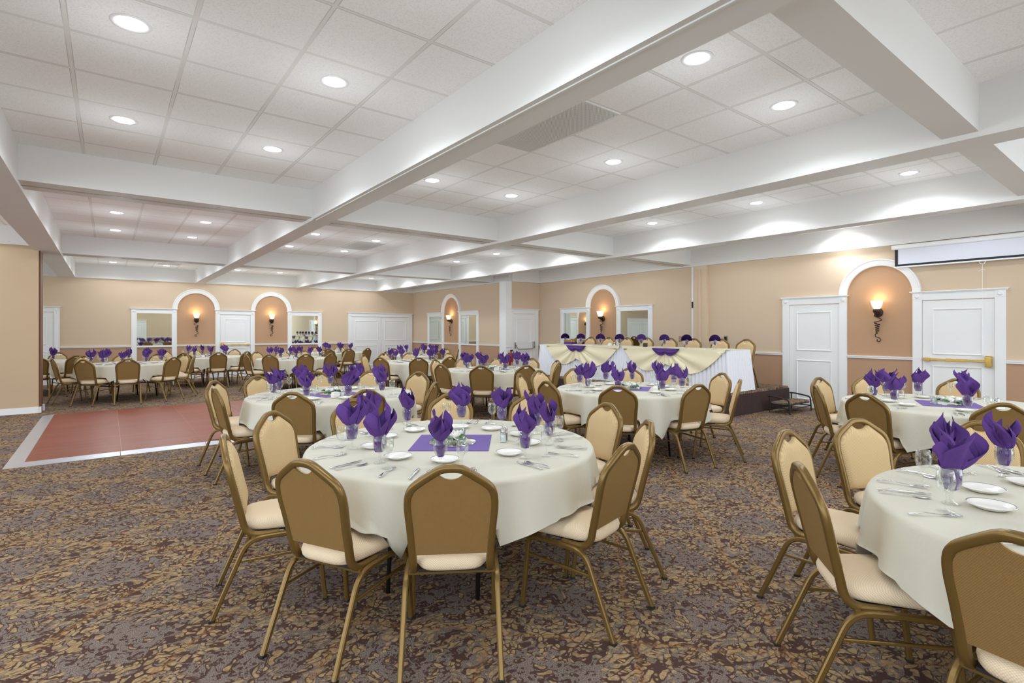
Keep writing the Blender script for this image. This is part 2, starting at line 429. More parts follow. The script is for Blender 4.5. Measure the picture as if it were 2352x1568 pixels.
bm = new(); box(bm, XL, 12.7, 3.0, -1.06, 13.30, ZC); struct('fascia', bm, M['beam'], 'white fascia above the free-standing left wall end', 'fascia')

# ------------------------------------------------------------------ walls (tan above the rail, brown below)
RAIL = 1.02
def wall_x(name, X, y0, y1, th, lab, z1=ZT + .1):     # wall plane X = const, room on its -X side if th > 0
    bm = new(); box(bm, X, y0, RAIL, X + th, y1, z1); box(bm, X, y0, 0, X + th, y1, RAIL, mi=1)
    return struct(name, bm, [M['wall'], M['wall_low']], lab, 'wall')
def wall_y(name, Y, x0, x1, th, lab, z1=ZT + .1):
    bm = new(); box(bm, x0, Y, RAIL, x1, Y + th, z1); box(bm, x0, Y, 0, x1, Y + th, RAIL, mi=1)
    return struct(name, bm, [M['wall'], M['wall_low']], lab, 'wall')
wall_x('wall_right', XW, YB, YA, .15, 'two-tone tan and brown wall behind the stage', ZC)
wall_y('wall_far', YF, XL, XRF + .15, .15, 'two-tone tan and brown far wall with two arches', ZC)
wall_x('wall_rear_right', XRF, YA + .28, YF, .15, 'short two-tone tan wall with one arch and two mirrors', ZC)
wall_y('wall_alcove', YA, XRF, XW + .15, .15, 'tan wall piece around the white exit door beside the stage', ZC)
wall_y('wall_back', YB, -.5, 4.0, -.15, 'tan wall piece behind the camera, seen in the mirrors', ZC)
wall_x('wall_left', XL, 9.0, 12.75, -.15, 'tan wall at the left end of the hall, out of sight', ZC)
# free-standing folded partition end at the left
bm = new(); box(bm, XL, 12.75, 0, -.99, 13.25, 3.0); box(bm, -.99, 12.78, .0, -.965, 13.22, 2.98, mi=1)
struct('wall_partition', bm, [mat('partition_tan', (196, 172, 142), .8), M['woodend']], 'plain tan wall end at the left edge of the photo', 'wall')
bm = new(); box(bm, XL, 12.735, 0, -.975, 12.75, .11); box(bm, -.99, 12.735, 0, -.955, 12.80, .11)
struct('baseboard_partition', bm, M['white'], 'white baseboard at the foot of the left wall end', 'baseboard')
bm = new(); box(bm, -.962, 13.05, 0, -.93, 13.10, .12); tag(obj('door_stop', bm, M['white']), 'small white block on the floor at the left wall end', 'door stop')
# white post beside the exit door
bm = new(); box(bm, 9.33, 12.46, 0, XRF, 12.78, ZT); box(bm, 9.345, 12.448, .18, XRF - .015, 12.462, .92); box(bm, 9.33, 12.445, .98, XRF, 12.46, 1.0)
struct('trim_post', bm, M['white'], 'white panelled post between the rear wall and the exit door', 'post')
# folding partition pocket on the stage wall
bm = new(); box(bm, XW - .10, 6.66, 0, XW, 6.98, ZT, bev=.004); box(bm, XW - .13, 6.80, .4, XW - .10, 6.84, 2.86)
struct('trim_pilaster', bm, M['wall'], 'tan partition pocket projecting from the stage wall', 'pilaster')
bm = new(); box(bm, XW - .05, 7.02, 1.15, XW, 7.07, ZT); box(bm, XW - .062, 7.03, 2.0, XW - .05, 7.06, 2.14, mi=1)
struct('trim_partition_rail', bm, [M['white'], M['darksteel']], 'thin white vertical partition rail on the stage wall', 'rail')

# ------------------------------------------------------------------ wall units: rails, arches, mirrors, doors, sconces
# each wall gives a local frame: u along the wall, z up, n out of the wall into the room
class W:
    def __init__(s, o, u, n): s.o, s.u, s.n = Vector(o), Vector(u), Vector(n)
    def p(s, u, n, z): return tuple(s.o + s.u * u + s.n * n + Vector((0, 0, z)))
    def box(s, bm, u0, u1, z0, z1, n0, n1, mi=0, bev=0):
        a, b = s.p(u0, n0, z0), s.p(u1, n1, z1)
        box(bm, *a, *b, mi=mi, bev=bev)
WF = W((0, YF, 0), (1, 0, 0), (0, -1, 0)); WR = W((XW, 0, 0), (0, 1, 0), (-1, 0, 0))
WB = W((XRF, 0, 0), (0, 1, 0), (-1, 0, 0)); WA = W((0, YA, 0), (1, 0, 0), (0, -1, 0))
WK = W((0, YB, 0), (1, 0, 0), (0, 1, 0)); WL = W((XL, 0, 0), (0, 1, 0), (1, 0, 0))
HEAD = 2.13
def casing(wl, bm, u0, u1, zb=0.0, lw=.125):          # legs, head, cap, corner blocks with rosettes
    wl.box(bm, u0, u0 + lw, zb, 2.0, 0, .03); wl.box(bm, u1 - lw, u1, zb, 2.0, 0, .03)
    wl.box(bm, u0 + lw, u1 - lw, 1.985, 2.10, 0, .026)
    for a in (u0, u1 - lw):
        wl.box(bm, a, a + lw, 2.0, 2.10, 0, .036)
        b2 = bmesh.new()
        bmesh.ops.create_cone(b2, segments=16, radius1=.038, radius2=.022, depth=.012, cap_ends=True)
        c = Vector(wl.p(a + lw / 2, .042, 2.05)); q = wl.n.to_track_quat('Z', 'Y').to_matrix().to_4x4()
        join(bm, b2, Matrix.Translation(c) @ q)
    wl.box(bm, u0 - .02, u1 + .02, 2.10, 2.115, 0, .045); wl.box(bm, u0 - .035, u1 + .035, 2.115, HEAD, 0, .065)
    if zb == 0:
        wl.box(bm, u0 - .004, u0 + lw + .004, 0, .16, .0, .036); wl.box(bm, u1 - lw - .004, u1 + .004, 0, .16, .0, .036)
def mirror(wl, u0, u1, lab, nm=''):
    lw = .13
    t = thing('wall_mirror', lab, 'mirror', wl.p((u0 + u1) / 2, 0, 0), group='framed wall mirrors')
    inv = Matrix.Translation(-Vector(t.location))
    def put(name, bm, m, par=t, **k):
        bmesh.ops.transform(bm, matrix=inv, verts=bm.verts[:]); return obj(name, bm, m, par, **k)
    bm = new(); casing(wl, bm, u0, u1, 0, lw); put('mirror_frame', bm, M['white'])
    bm = new(); wl.box(bm, u0 + lw, u1 - lw, 1.035, 1.985, .004, .012); put('mirror_pane', bm, M['mirror'])
    bm = new(); wl.box(bm, u0 + lw, u1 - lw, .985, 1.035, 0, .035); put('mirror_sill', bm, M['white'])
NT = [0]
def nn(k='trim'): NT[0] += 1; return '%s_%d' % (k, NT[0])
def rail(wl, u0, u1, lab):
    bm = new(); wl.box(bm, u0, u1, .995, 1.035, 0, .022); wl.box(bm, u0, u1, 1.025, 1.042, 0, .034)
    struct(nn(), bm, M['white'], lab, 'chair rail')
def baseb(name, wl, u0, u1, lab):
    bm = new(); wl.box(bm, u0, u1, 0, .12, 0, .018); struct(name, bm, M['white'], lab, 'baseboard')
def arch(wl, uc, ri, ro, lab, zs=2.12):
    bm = new()                                         # recessed-look painted panel
    n = 28
    pts = [wl.p(uc - ri, .004, RAIL), wl.p(uc + ri, .004, RAIL)] + [wl.p(uc + ri * math.cos(PI * k / n), .004, zs + ri * math.sin(PI * k / n)) for k in range(n + 1)]
    back = [tuple(Vector(p) - wl.n * .003) for p in pts]
    loft(bm, [pts, back]); 
    struct(nn(), bm, M['niche'], 'darker brown paint inside the ' + lab, 'wall panel')
    bm = new(); rings = []
    for k in range(n + 1):
        a = PI * k / n; ca, sa = math.cos(a), math.sin(a); r = []
        for rr, d in ((ri, 0), (ri, .045), (ri + .02, .055), (ro - .03, .055), (ro - .02, .075), (ro, .075), (ro, 0)):
            r.append(wl.p(uc + rr * ca, d, zs + rr * sa))
        rings.append(r)
    loft(bm, rings)
    struct(nn(), bm, M['white'], 'white moulded ' + lab, 'arch', smooth_=True, autosmooth=35)
def panel_mould(wl, bm, u0, u1, z0, z1, n0):
    def rect(d, n): return [wl.p(u0 + d, n, z0 + d), wl.p(u1 - d, n, z0 + d), wl.p(u1 - d, n, z1 - d), wl.p(u0 + d, n, z1 - d)]
    R_ = [rect(d, n0 + n) for d, n in ((0, -.001), (0, .010), (.010, .014), (.022, .008), (.024, -.001))]
    loft(bm, R_, False, False)
ND = [0]
def door(wl, u0, u1, lab, leaves=1, bar=None, lw=.125, inset=0.0, flush=False):
    ND[0] += 1
    t = tag(bpy.data.objects.new('door_%d' % ND[0], None), lab, 'door', kind='structure'); C.objects.link(t)
    bm = new(); casing(wl, bm, u0, u1, 0, lw); obj('door_frame', bm, M['white'], t)
    a, b = u0 + lw, u1 - lw; wd = (b - a) / leaves
    for k in range(leaves):
        p, q = a + wd * k + .006, a + wd * (k + 1) - .006
        bm = new(); wl.box(bm, p, q, .012, 1.975, -.02, .008)
        if not flush:
            i = .13 if wd > .7 else .10
            panel_mould(wl, bm, p + i, q - i, 1.10, 1.84, .008); panel_mould(wl, bm, p + i, q - i, .16, .92, .008)
        L = obj('door_leaf', bm, M['white'], t)
        if bar and k == 0:
            bm = new()
            if bar[0] == 'brass':
                s = bar[1]
                wl.box(bm, p + .06, q - .03, 1.00, 1.035, .055, .075, bev=.004)
                wl.box(bm, p + (.02 if s < 0 else wd - .11), p + (.10 if s < 0 else wd - .03), .93, 1.10, .008, .085, bev=.008)
                wl.box(bm, p + (wd - .12 if s < 0 else .04), p + (wd - .04 if s < 0 else .12), .99, 1.045, .008, .08, bev=.006)
                wl.box(bm, p + wd * .35, q - wd * .35, .995, 1.04, .05, .08, bev=.004)
                obj('push_bar', bm, M['brass'], L)
            else:
                wl.box(bm, p + .03, p + .07, .94, 1.12, .008, .05, bev=.005); wl.box(bm, q - .09, q - .03, .94, 1.14, .008, .06, bev=.005)
                sweep(bm, arcpts([wl.p(p + .05, .05, 1.06), wl.p(p + .12, .09, .92), wl.p(q - .14, .09, .92), wl.p(q - .06, .06, .97)], .03), circ(.011), (0, 0, 1))
                obj('push_bar', bm, M['chrome'], L)
    return t
# right wall, near the camera
door(WR, 3.884, 5.03, 'white panelled door left of the big arch on the stage wall')
arch(WR, 3.39, .49, .61, 'arch beside the projection screen')
door(WR, 1.75, 2.90, 'white door with a long brass push bar under the screen', bar=('brass', -1))
# stage wall
mirror(WR, 10.318, 11.497, 'white-framed mirror left of the arch behind the head table')
arch(WR, 9.825, .475, .60, 'arch behind the head table')
mirror(WR, 8.188, 9.34, 'white-framed mirror right of the arch behind the head table')
# far wall
door(WF, -3.4, -1.037, 'white double door at the far left, mostly hidden by the wall end', leaves=2)
mirror(WF, .54, 1.66, 'white-framed mirror left of the left arch on the far wall')
arch(WF, 2.172, .50, .63, 'left arch on the far wall')
door(WF, 2.69, 3.82, 'white door with brass bar between the two far arches', bar=('brass', -1))
arch(WF, 4.335, .50, .63, 'right arch on the far wall')
mirror(WF, 4.85, 5.99, 'white-framed mirror right of the right arch on the far wall')
door(WF, 6.94, 9.50, 'wide white double door in the far right corner', leaves=2)
# right wall of the rear part
mirror(WB, 16.43, 17.62, 'narrow-looking framed mirror nearest the far corner')
arch(WB, 15.91, .50, .63, 'arch on the rear right wall')
mirror(WB, 14.19, 15.41, 'framed mirror right of the arch on the rear right wall')
door(WA, 9.51, 10.60, 'white exit door with a chrome push bar left of the stage', bar=('chrome', 1), lw=.125)
door(WK, .8, 2.0, 'white door behind the camera, seen only in mirrors')
mirr = 0
for wl, segs, lab in ((WR, ((YB, 1.75), (2.90, 3.884), (5.03, 6.66), (7.07, 8.188), (9.34, 10.318), (11.497, YA)), 'white chair rail on the stage wall'),
                      (WF, ((-1.037, .54), (1.66, 2.69), (3.82, 4.85), (5.99, 6.94)), 'white chair rail on the far wall'),
                      (WB, ((12.8, 14.19), (15.41, 16.43), (17.62, YF)), 'white chair rail on the rear right wall'),
                      (WK, ((-.5, .8), (2.0, 4.0)), 'white chair rail behind the camera')):
    for i, (a, b) in enumerate(segs):
        rail(wl, a, b, lab + ', %s piece' % ('first', 'second', 'third', 'fourth', 'fifth', 'sixth')[i])
baseb('baseboard_right', WR, YB, 1.75, 'white baseboard at the right edge of the stage wall')
baseb('baseboard_niche', WR, 2.90, 3.884, 'white baseboard below the big arch')
baseb('baseboard_stage', WR, 5.03, YA, 'white baseboard behind the stage')
baseb('baseboard_far', WF, -1.037, 6.94, 'white baseboard along the far wall')
baseb('baseboard_rear_right', WB, 12.8, YF, 'white baseboard along the rear right wall')
def sconce(wl, uc, lab):
    t = thing('wall_sconce', lab, 'wall lamp', wl.p(uc, 0, 0), group='glass and iron wall sconces')
    L = Vector(t.location)
    def q(u, n, z): return tuple(Vector(wl.p(uc + u, n, z)) - L)
    bm = new(); b2 = bmesh.new(); bmesh.ops.create_uvsphere(b2, u_segments=16, v_segments=10, radius=.07)
    join(bm, b2, Matrix.Translation(Vector(q(0, .02, 1.80))) @ Matrix.Diagonal((1 if wl.u.x else .5, .5 if wl.u.x else 1, 1.15, 1)))
    lathe(bm, [(0, -.06), (.05, -.055), (.06, -.03), (.055, 0), (.03, .01)], 16, *q(-.01, .13, 1.85))
    sweep(bm, spline([q(0, .03, 1.80), q(-.01, .10, 1.77), q(-.01, .13, 1.81)], 5), circ(.012), wl.u)
    obj('wall_bracket', bm, M['iron'], t, smooth_=True)
    bm = new()
    pts = [q(.01, .10, 1.78), q(.045, .08, 1.74), q(-.05, .09, 1.69), q(-.06, .08, 1.66), q(.05, .08, 1.63)]
    for k in range(30): pts.append(q(.04 * math.sin(k * .95) * (1 - k / 60), .08 + .02 * math.cos(k * .95), 1.615 - k * .0055))
    pts += [q(.0, .07, 1.44), q(.035, .06, 1.42), q(.03, .06, 1.38), q(-.02, .06, 1.36), q(-.045, .06, 1.325), q(-.02, .06, 1.29), q(.01, .06, 1.31), q(0, .06, 1.335)]
    sweep(bm, spline(pts, 3), circ(.0075, 6), wl.u)
    obj('scroll', bm, M['iron'], t, smooth_=True)
    bm = new(); s = [(.035, 0), (.052, .02), (.068, .07), (.082, .145), (.078, .145), (.064, .07), (.048, .024), (.03, .006)]
    rings = []
    for r, z in s:
        base = q(-.01, .13, 1.855 + z); rr = rrect(2 * r, 2 * r, r * .6, 3)
        rings.append([(base[0] + a, base[1] + b, base[2]) for a, b in rr])
    loft(bm, rings, True, False); obj('lamp_shade', bm, M['shade'], t, smooth_=True)
    ld = bpy.data.lights.new('bulb', 'POINT'); ld.energy = 1.7; ld.color = (1, .80, .52); ld.shadow_soft_size = .035
    lo = bpy.data.objects.new('bulb', ld); C.objects.link(lo); lo.parent = t; lo.location = q(-.01, .13, 2.03)
sconce(WR, 3.39, 'lit wall sconce in the big arch beside the projection screen')
sconce(WR, 9.825, 'lit wall sconce in the arch behind the head table')
sconce(WF, 2.172, 'lit wall sconce in the left arch of the far wall')
sconce(WF, 4.335, 'lit wall sconce in the right arch of the far wall')
sconce(WB, 15.91, 'lit wall sconce in the arch of the rear right wall')
for y, z, lab, dk in ((7.40, 1.285, 'almond wall outlet behind the stage, left one', 0), (6.25, 1.305, 'dark-centred wall outlet behind the stage, right one', 1)):
    bm = new(); WR.box(bm, y - .04, y + .04, z - .065, z + .065, 0, .008, bev=.002); WR.box(bm, y - .018, y + .018, z - .04, z + .04, .008, .014 if not dk else .05, mi=1)
    tag(obj('wall_outlet', bm, [M['plate_alm'], M['darksteel'] if dk else M['wall_low']]), lab, 'outlet', 'outlets behind the stage')
# fire extinguisher
t = thing('fire_extinguisher', 'small red fire extinguisher on the white post by the exit door', 'fire extinguisher', (9.43, 12.34, .46))
bm = new(); lathe(bm, [(0, 0), (.055, .0), (.062, .02), (.062, .30), (.05, .35), (.022, .38), (.022, .40)], 18); obj('cylinder', bm, M['red'], t, smooth_=True)
bm = new(); box(bm, -.02, -.03, .40, .02, .02, .44, bev=.003); box(bm, -.012, -.10, .43, .012, .01, .45); sweep(bm, spline([(0, 0, .42), (.07, -.02, .40), (.085, -.02, .25), (.07, -.03, .12)], 5), circ(.01), (0, 1, 0)); box(bm, -.02, .055, .1, .02, .1, .36)
obj('valve_hose', bm, M['rubber'], t)

# ------------------------------------------------------------------ projection screen
t = thing('projection_screen', 'pull-down projection screen, partly open, at the upper right', 'projection screen', (XW - .12, 1.0, 2.55))
Y0, Y1 = -.2, 3.12
bm = new(); sweep(bm, [(0, Y0 - 1, .33), (0, Y1 - 1 + .04, .33)], rrect(.07, .075, .02), (0, 0, 1)); obj('housing', bm, M['white'], t)
bm = new(); box(bm, -.003, Y0 - .95, .012, .001, Y1 - 1, .30); obj('screen_fabric', bm, M['screen'], t)
bm = new(); box(bm, -.005, Y0 - .95, .012, -.0032, Y1 - 1, .045); box(bm, -.005, Y1 - 1.045, .045, -.0032, Y1 - 1, .30); obj('black_border', bm, M['black'], t)
bm = new(); box(bm, -.014, Y0 - .96, -.012, .01, Y1 - .99, .012, bev=.004); obj('bottom_bar', bm, M['white'], t)
bm = new(); sweep(bm, arcpts([(-.01, .96, -.012), (-.01, .975, -.05), (-.01, 1.02, -.05), (-.01, 1.035, -.012)], .015), circ(.004, 6), (1, 0, 0))
sweep(bm, [(-.01, .998, -.05), (-.01, .996, -.75)], circ(.0025, 6), (1, 0, 0)); sweep(bm, spline([(-.01, .96, -.15), (-.01, .998, -.135), (-.01, 1.04, -.16)], 4), circ(.003, 5), (1, 0, 0))
lathe(bm, [(0, 0), (.008, .005), (.008, .03), (0, .035)], 8, -.01, .996, -.78); obj('pull_cord', bm, M['white'], t)
bm = new(); box(bm, .03, Y1 - 1.2, .30, .12, Y1 - 1.17, .36); obj('wall_bracket', bm, M['white'], t)

# ------------------------------------------------------------------ downlights and vents
cols = {-4.0: 'left', -2.2: 'left', .11: 'first', 1.325: 'second', 3.155: 'third', 4.375: 'fourth', 6.205: 'fifth', 7.425: 'sixth', 9.26: 'seventh'}
rowsY = [-2.8, -1.0, 2.06, 3.885, 5.715, 8.46, 10.29, 12.12, 14.4, 16.07, 17.9]
bm = new(); lathe(bm, [(.078, -.002), (.092, -.006), (.104, -.004), (.106, 0), (.08, .001)], 28)
proto_l = thing('downlight', 'x', 'ceiling light', (0, 0, ZC), group='recessed ceiling downlights')
obj('trim_ring', bm, M['white'], proto_l, smooth_=True)
bm = new(); lathe(bm, [(0, -.012), (.04, -.011), (.07, -.007), (.080, -.001), (.08, .0)], 28); obj('lens', bm, M['lens'], proto_l, smooth_=True)
ld = bpy.data.lights.new('beam', 'SPOT'); ld.energy = SPOT_W * 4; ld.spot_size = math.radians(150); ld.spot_blend = .22; ld.shadow_soft_size = .08; ld.color = (.86, .94, 1.0)
lo = bpy.data.objects.new('beam', ld); C.objects.link(lo); lo.parent = proto_l; lo.location = (0, 0, -.03)
ld = bpy.data.lights.new('added_fill', 'POINT'); ld.energy = POINT_W; ld.shadow_soft_size = .10; ld.color = (.86, .94, 1.0)
lo = bpy.data.objects.new('added_fill', ld); C.objects.link(lo); lo.parent = proto_l; lo.location = (0, 0, -.55)  # added fill light in mid-air below each downlight, not part of the fitting
ORD = ['first', 'second', 'third', 'fourth', 'fifth', 'sixth', 'seventh', 'eighth', 'ninth', 'tenth', 'eleventh']
lights = [(x, y, cn, ORD[j]) for x, cn in cols.items() for j, y in enumerate(rowsY) if not (x < -1 and y > 12.2) and not (x == 3.155 and y == 3.885) and not (x > 9 and y > 11)] + [(10.36, 3.885, 'wall-side', 'fourth')]
BAY = {-4.0: 'outer line of the far-left bay', -2.2: 'inner line of the far-left bay', .11: 'left line of the left bay', 1.325: 'right line of the left bay', 3.155: 'left line of the middle bay',
       4.375: 'right line of the middle bay', 6.205: 'left line of the right bay', 7.425: 'right line of the right bay', 9.26: 'the bay above the stage'}
for x, y, cn, rn in lights:
    k = rowsY.index(y)
    if cn == 'wall-side': lab = 'round downlight tight against the fascia above the white door'
    elif k < 2: lab = 'round downlight behind the camera, %s, %s' % (BAY[x], ('farther', 'nearer')[k])
    else: lab = 'round downlight, %s, %s from the camera' % (BAY[x], ORD[k - 2])
    place(proto_l, USED, (x, y, ZC), 0, lab, 'recessed ceiling downlights')
for x0, x1, y0, y1, lab in ((2.84, 3.44, 2.99, 4.18, 'large grey perforated ceiling vent near the long beam'), (4.12, 4.70, 10.52, 11.66, 'grey perforated ceiling vent beyond the partition track'),
                            (1.1, 1.6, 17.2, 17.7, 'small ceiling vent before the left far arch'), (2.9, 3.4, 16.9, 17.3, 'small ceiling vent before the far door'), (6.9, 7.25, 9.3, 9.62, 'small square ceiling vent above the exit door side')):
    t = thing('ceiling_vent', lab, 'vent', ((x0 + x1) / 2, (y0 + y1) / 2, ZC), group='ceiling vents')
    a, b = (x1 - x0) / 2, (y1 - y0) / 2
    bm = new(); box(bm, -a, -b, -.008, a, b, -.002); obj('grille', bm, M['grille'], t)
    bm = new(); box(bm, -a - .012, -b - .012, -.006, a + .012, -b, 0); box(bm, -a - .012, b, -.006, a + .012, b + .012, 0); box(bm, -a - .012, -b, -.006, -a, b, 0); box(bm, a, -b, -.006, a + .012, b, 0)
    obj('vent_frame', bm, M['white'], t)

# ------------------------------------------------------------------ dance floor
t = thing('dance_floor', 'red-brown wood-look dance floor with silver edge trim', 'dance floor', (0, 0, 0))
DX0, DX1, DY0, DY1 = -.74, 2.76, 7.98, 12.20
for i in range(4):
    a = DX0 + (DX1 - DX0) * i / 4; b = DX0 + (DX1 - DX0) * (i + 1) / 4
    for j in range(5):
        c = DY0 + (DY1 - DY0) * j / 5; d = DY0 + (DY1 - DY0) * (j + 1) / 5
        bm = new(); box(bm, a + .003, c + .001, 0, b - .003, d - .001, .022, bev=.001); obj('floor_panel', bm, M['wood'], t)
bm = new(); box(bm, DX0, DY0, 0, DX1, DY1, .019); obj('panel_seam', bm, M['seam'], t)
def ramp(pts_top, pts_bot):
    bm = new(); v = [bm.verts.new((*p, .0225)) for p in pts_top] + [bm.verts.new((*p, .003)) for p in pts_bot] + [bm.verts.new((*p, 0)) for p in pts_top] + [bm.verts.new((*p, 0)) for p in pts_bot]
    bm.faces.new([v[0], v[1], v[3], v[2]]); bm.faces.new([v[4], v[5], v[7], v[6]]); bm.faces.new([v[2], v[3], v[7], v[6]]); bm.faces.new([v[0], v[2], v[6], v[4]]); bm.faces.new([v[1], v[3], v[7], v[5]]); bm.faces.new([v[0], v[1], v[5], v[4]])
    return bm
rw = .16
segs = [DX0, .12, 1.02, 1.88, DX1]
for a, b in zip(segs[:-1], segs[1:]):
    obj('edge_trim', ramp([(a + .003, DY0), (b - .003, DY0)], [(a + (.003 if a > DX0 else -rw), DY0 - rw), (b - (.003 if b < DX1 else -rw), DY0 - rw)]), M['alu'], t)
obj('edge_trim', ramp([(DX0, DY0), (DX0, DY1)], [(DX0 - rw, DY0 - rw), (DX0 - rw, DY1 + .02)]), M['alu'], t)
obj('edge_trim', ramp([(DX1, DY0), (DX1, DY1)], [(DX1 + rw, DY0 - rw), (DX1 + rw, DY1 + .02)]), M['alu'], t)

# ------------------------------------------------------------------ stage, skirt, step
def ruffle(bm, p0, p1, z0, z1, amp=.012, per=.055, flare=.02, nrm=(0, 0), top=0.3):
    p0, p1 = Vector(p0), Vector(p1); L = (p1 - p0).length; n = max(8, int(L / per * 6)); rows = 7
    nx = Vector(nrm).to_3d(); vs = []
    rnd = random.Random(int(L * 1000)); ph = 0; offs = []
    for i in range(n + 1):
        ph += 2 * PI / 6 * (1 + rnd.uniform(-.25, .25)); offs.append(math.sin(ph))
    for j in range(rows + 1):
        s = j / rows; row = []
        for i in range(n + 1):
            p = p0.to_3d() + (p1 - p0).normalized().to_3d() * ((L + 2 * (flare * s + .018)) * i / n - (flare * s + .018))
            k = amp * (top + (1 - top) * s) * offs[i] + flare * s
            q = p + nx * (k + .008); row.append(bm.verts.new((q.x, q.y, z1 + (z0 - z1) * s)))
        vs.append(row)
    for a, b in zip(vs[:-1], vs[1:]):
        for i in range(n): bm.faces.new([a[i], a[i + 1], b[i + 1], b[i]])
SX, SY0, SY1, SZ = 8.30, 4.90, 10.35, .40
t = thing('stage', 'low carpeted stage with dark brown pleated skirt under the head table', 'stage', (0, 0, 0))
bm = new(); box(bm, SX, SY0, SZ - .06, XW - .07, SY1, SZ, bev=.004); obj('platform', bm, M['carpet'], t)
bm = new(); ruffle(bm, (SX, SY1), (SX, SY0), .005, SZ - .035, .012, .05, .015, (-1, 0)); ruffle(bm, (SX, SY0), (XW - .08, SY0), .005, SZ - .035, .012, .05, .015, (0, -1)); ruffle(bm, (XW - .08, SY1), (SX, SY1), .005, SZ - .035, .012, .05, .015, (0, 1))
obj('stage_skirt', bm, M['brown_skirt'], t, smooth_=True)
bm = new()
for x in (SX + .15, XW - .3):
    for y in (SY0 + .15, (SY0 + SY1) / 2, SY1 - .15): box(bm, x - .02, y - .02, 0, x + .02, y + .02, SZ - .06)
obj('support_frame', bm, M['darksteel'], t)
t = thing('stage_step', 'low carpeted step with black tube frame beside the stage', 'step', (9.93, 4.56, 0), 0)
bm = new(); box(bm, -.40, -.15, .165, .40, .15, .20, bev=.008); obj('tread', bm, M['carpet'], t)
bm = new(); box(bm, -.41, -.16, .15, .41, .16, .168); obj('tread_frame', bm, M['rubber'], t)
for s in (-1, 1):
    bm = new(); sweep(bm, arcpts([(s * .42, -.19, .0), (s * .42, -.17, .26), (s * .42, .10, .30), (s * .42, .20, .30)], .05), circ(.014), (1, 0, 0))
    sweep(bm, [(s * .42, .17, .0), (s * .42, .17, .30)], circ(.012), (1, 0, 0)); sweep(bm, [(s * .41, -.18, .10), (s * .41, .17, .10)], circ(.010), (1, 0, 0)); obj('leg_frame', bm, M['rubber'], t)
bm = new(); sweep(bm, [(-.42, .15, .06), (.42, .15, .06)], circ(.009), (0, 0, 1)); sweep(bm, [(-.42, -.17, .09), (.42, -.17, .09)], circ(.009), (0, 0, 1)); obj('crossbar', bm, M['rubber'], t)

# ------------------------------------------------------------------ head table
HX0, HX1, HY0, HY1, HZ = 8.50, 9.28, 4.98, 9.90, 1.145
t = thing('head_table', 'long head table on the stage', 'table', (0, 0, 0))
bm = new(); box(bm, HX0 + .01, HY0 + .01, HZ - .035, HX1 - .01, HY1 - .01, HZ - .006); obj('tabletop', bm, M['ply'], t)
for x in (HX0 + .12, HX1 - .12):
    for y in (HY0 + .2, HY1 - .2): bm = new(); box(bm, x - .015, y - .015, SZ, x + .015, y + .015, HZ - .035); obj('leg', bm, M['darksteel'], t)
t = thing('table_skirt', 'white cloth and pleated white skirt on the long head table', 'table skirt', (0, 0, 0))
bm = new(); box(bm, HX0 - .004, HY0 - .004, HZ - .03, HX1 + .004, HY1 + .004, HZ, bev=.003); obj('table_top_cloth', bm, M['cloth'], t)
bm = new(); ruffle(bm, (HX0, HY1), (HX0, HY0), SZ + .01, HZ - .01, .016, .075, .05, (-1, 0)); obj('front_skirt', bm, M['cloth_w'], t, smooth_=True)
bm = new(); ruffle(bm, (HX0, HY0), (HX1, HY0), SZ + .01, HZ - .01, .016, .075, .06, (0, -1)); obj('side_skirt', bm, M['cloth_w'], t, smooth_=True)
bm = new(); ruffle(bm, (HX1, HY1), (HX0, HY1), SZ + .01, HZ - .01, .016, .075, .05, (0, 1)); obj('side_skirt', bm, M['cloth_w'], t, smooth_=True)
def swag(y0, y1, yb, lab, seed):
    bm = new(); rnd = random.Random(seed)
    for side, W_ in ((1, y1 - yb), (-1, yb - y0)):
        n, rr = 54, 12; grid = []
        for i in range(n + 1):
            t_ = i / n; h = .30 * (1 - t_ ** 3) + .18 * math.sin(PI * min(1, t_ * 1.05)) if t_ < .95 else .30 * (1 - t_ ** 3) + .18 * math.sin(PI * t_)
            h = max(h, .0); yy, zz = W_ * t_, -h; row = []
            ang = math.atan2(yy, h + .02)
            for j in range(rr + 1):
                s = j / rr
                fold = math.sin(ang * 15 + seed) * .016 * min(1, s * 2.5) * (1 - t_ ** 4) + .03 * s * (1 - t_ * .6)
                y = yy * s; z = zz * s
                z = min(0, z - .05 * math.sin(PI * s) * t_ * (1 - t_) * 2)
                row.append(bm.verts.new((HX0 - .045 - abs(fold) - .03 * math.sin(PI * s) * t_ * 0, yb + side * y, HZ + .006 + z - (.05 * (1 - s) * (1 - t_)) * 0)))
            grid.append(row)
        for a, b in zip(grid[:-1], grid[1:]):
            for j in range(rr):
                f = [a[j], a[j + 1], b[j + 1], b[j]]
                bm.faces.new(f)
        # strip folded over the table edge
        a = bm.verts.new((HX0 - .045, yb, HZ + .006)); b = bm.verts.new((HX0 - .045, yb + side * W_, HZ + .006)); c = bm.verts.new((HX0 + .10, yb + side * W_, HZ + .006)); d = bm.verts.new((HX0 + .10, yb, HZ + .006)); bm.faces.new([a, b, c, d])
    bmesh.ops.remove_doubles(bm, verts=bm.verts[:], dist=.0005)
    tag(obj('table_swag', bm, M['cream'], smooth_=True), lab, 'swag', 'cream swags on the head table')
swag(7.33, 9.68, 8.60, 'cream satin swag on the left half of the head table front', 1)
swag(4.95, 7.28, 6.18, 'cream satin swag on the right half of the head table front', 2)
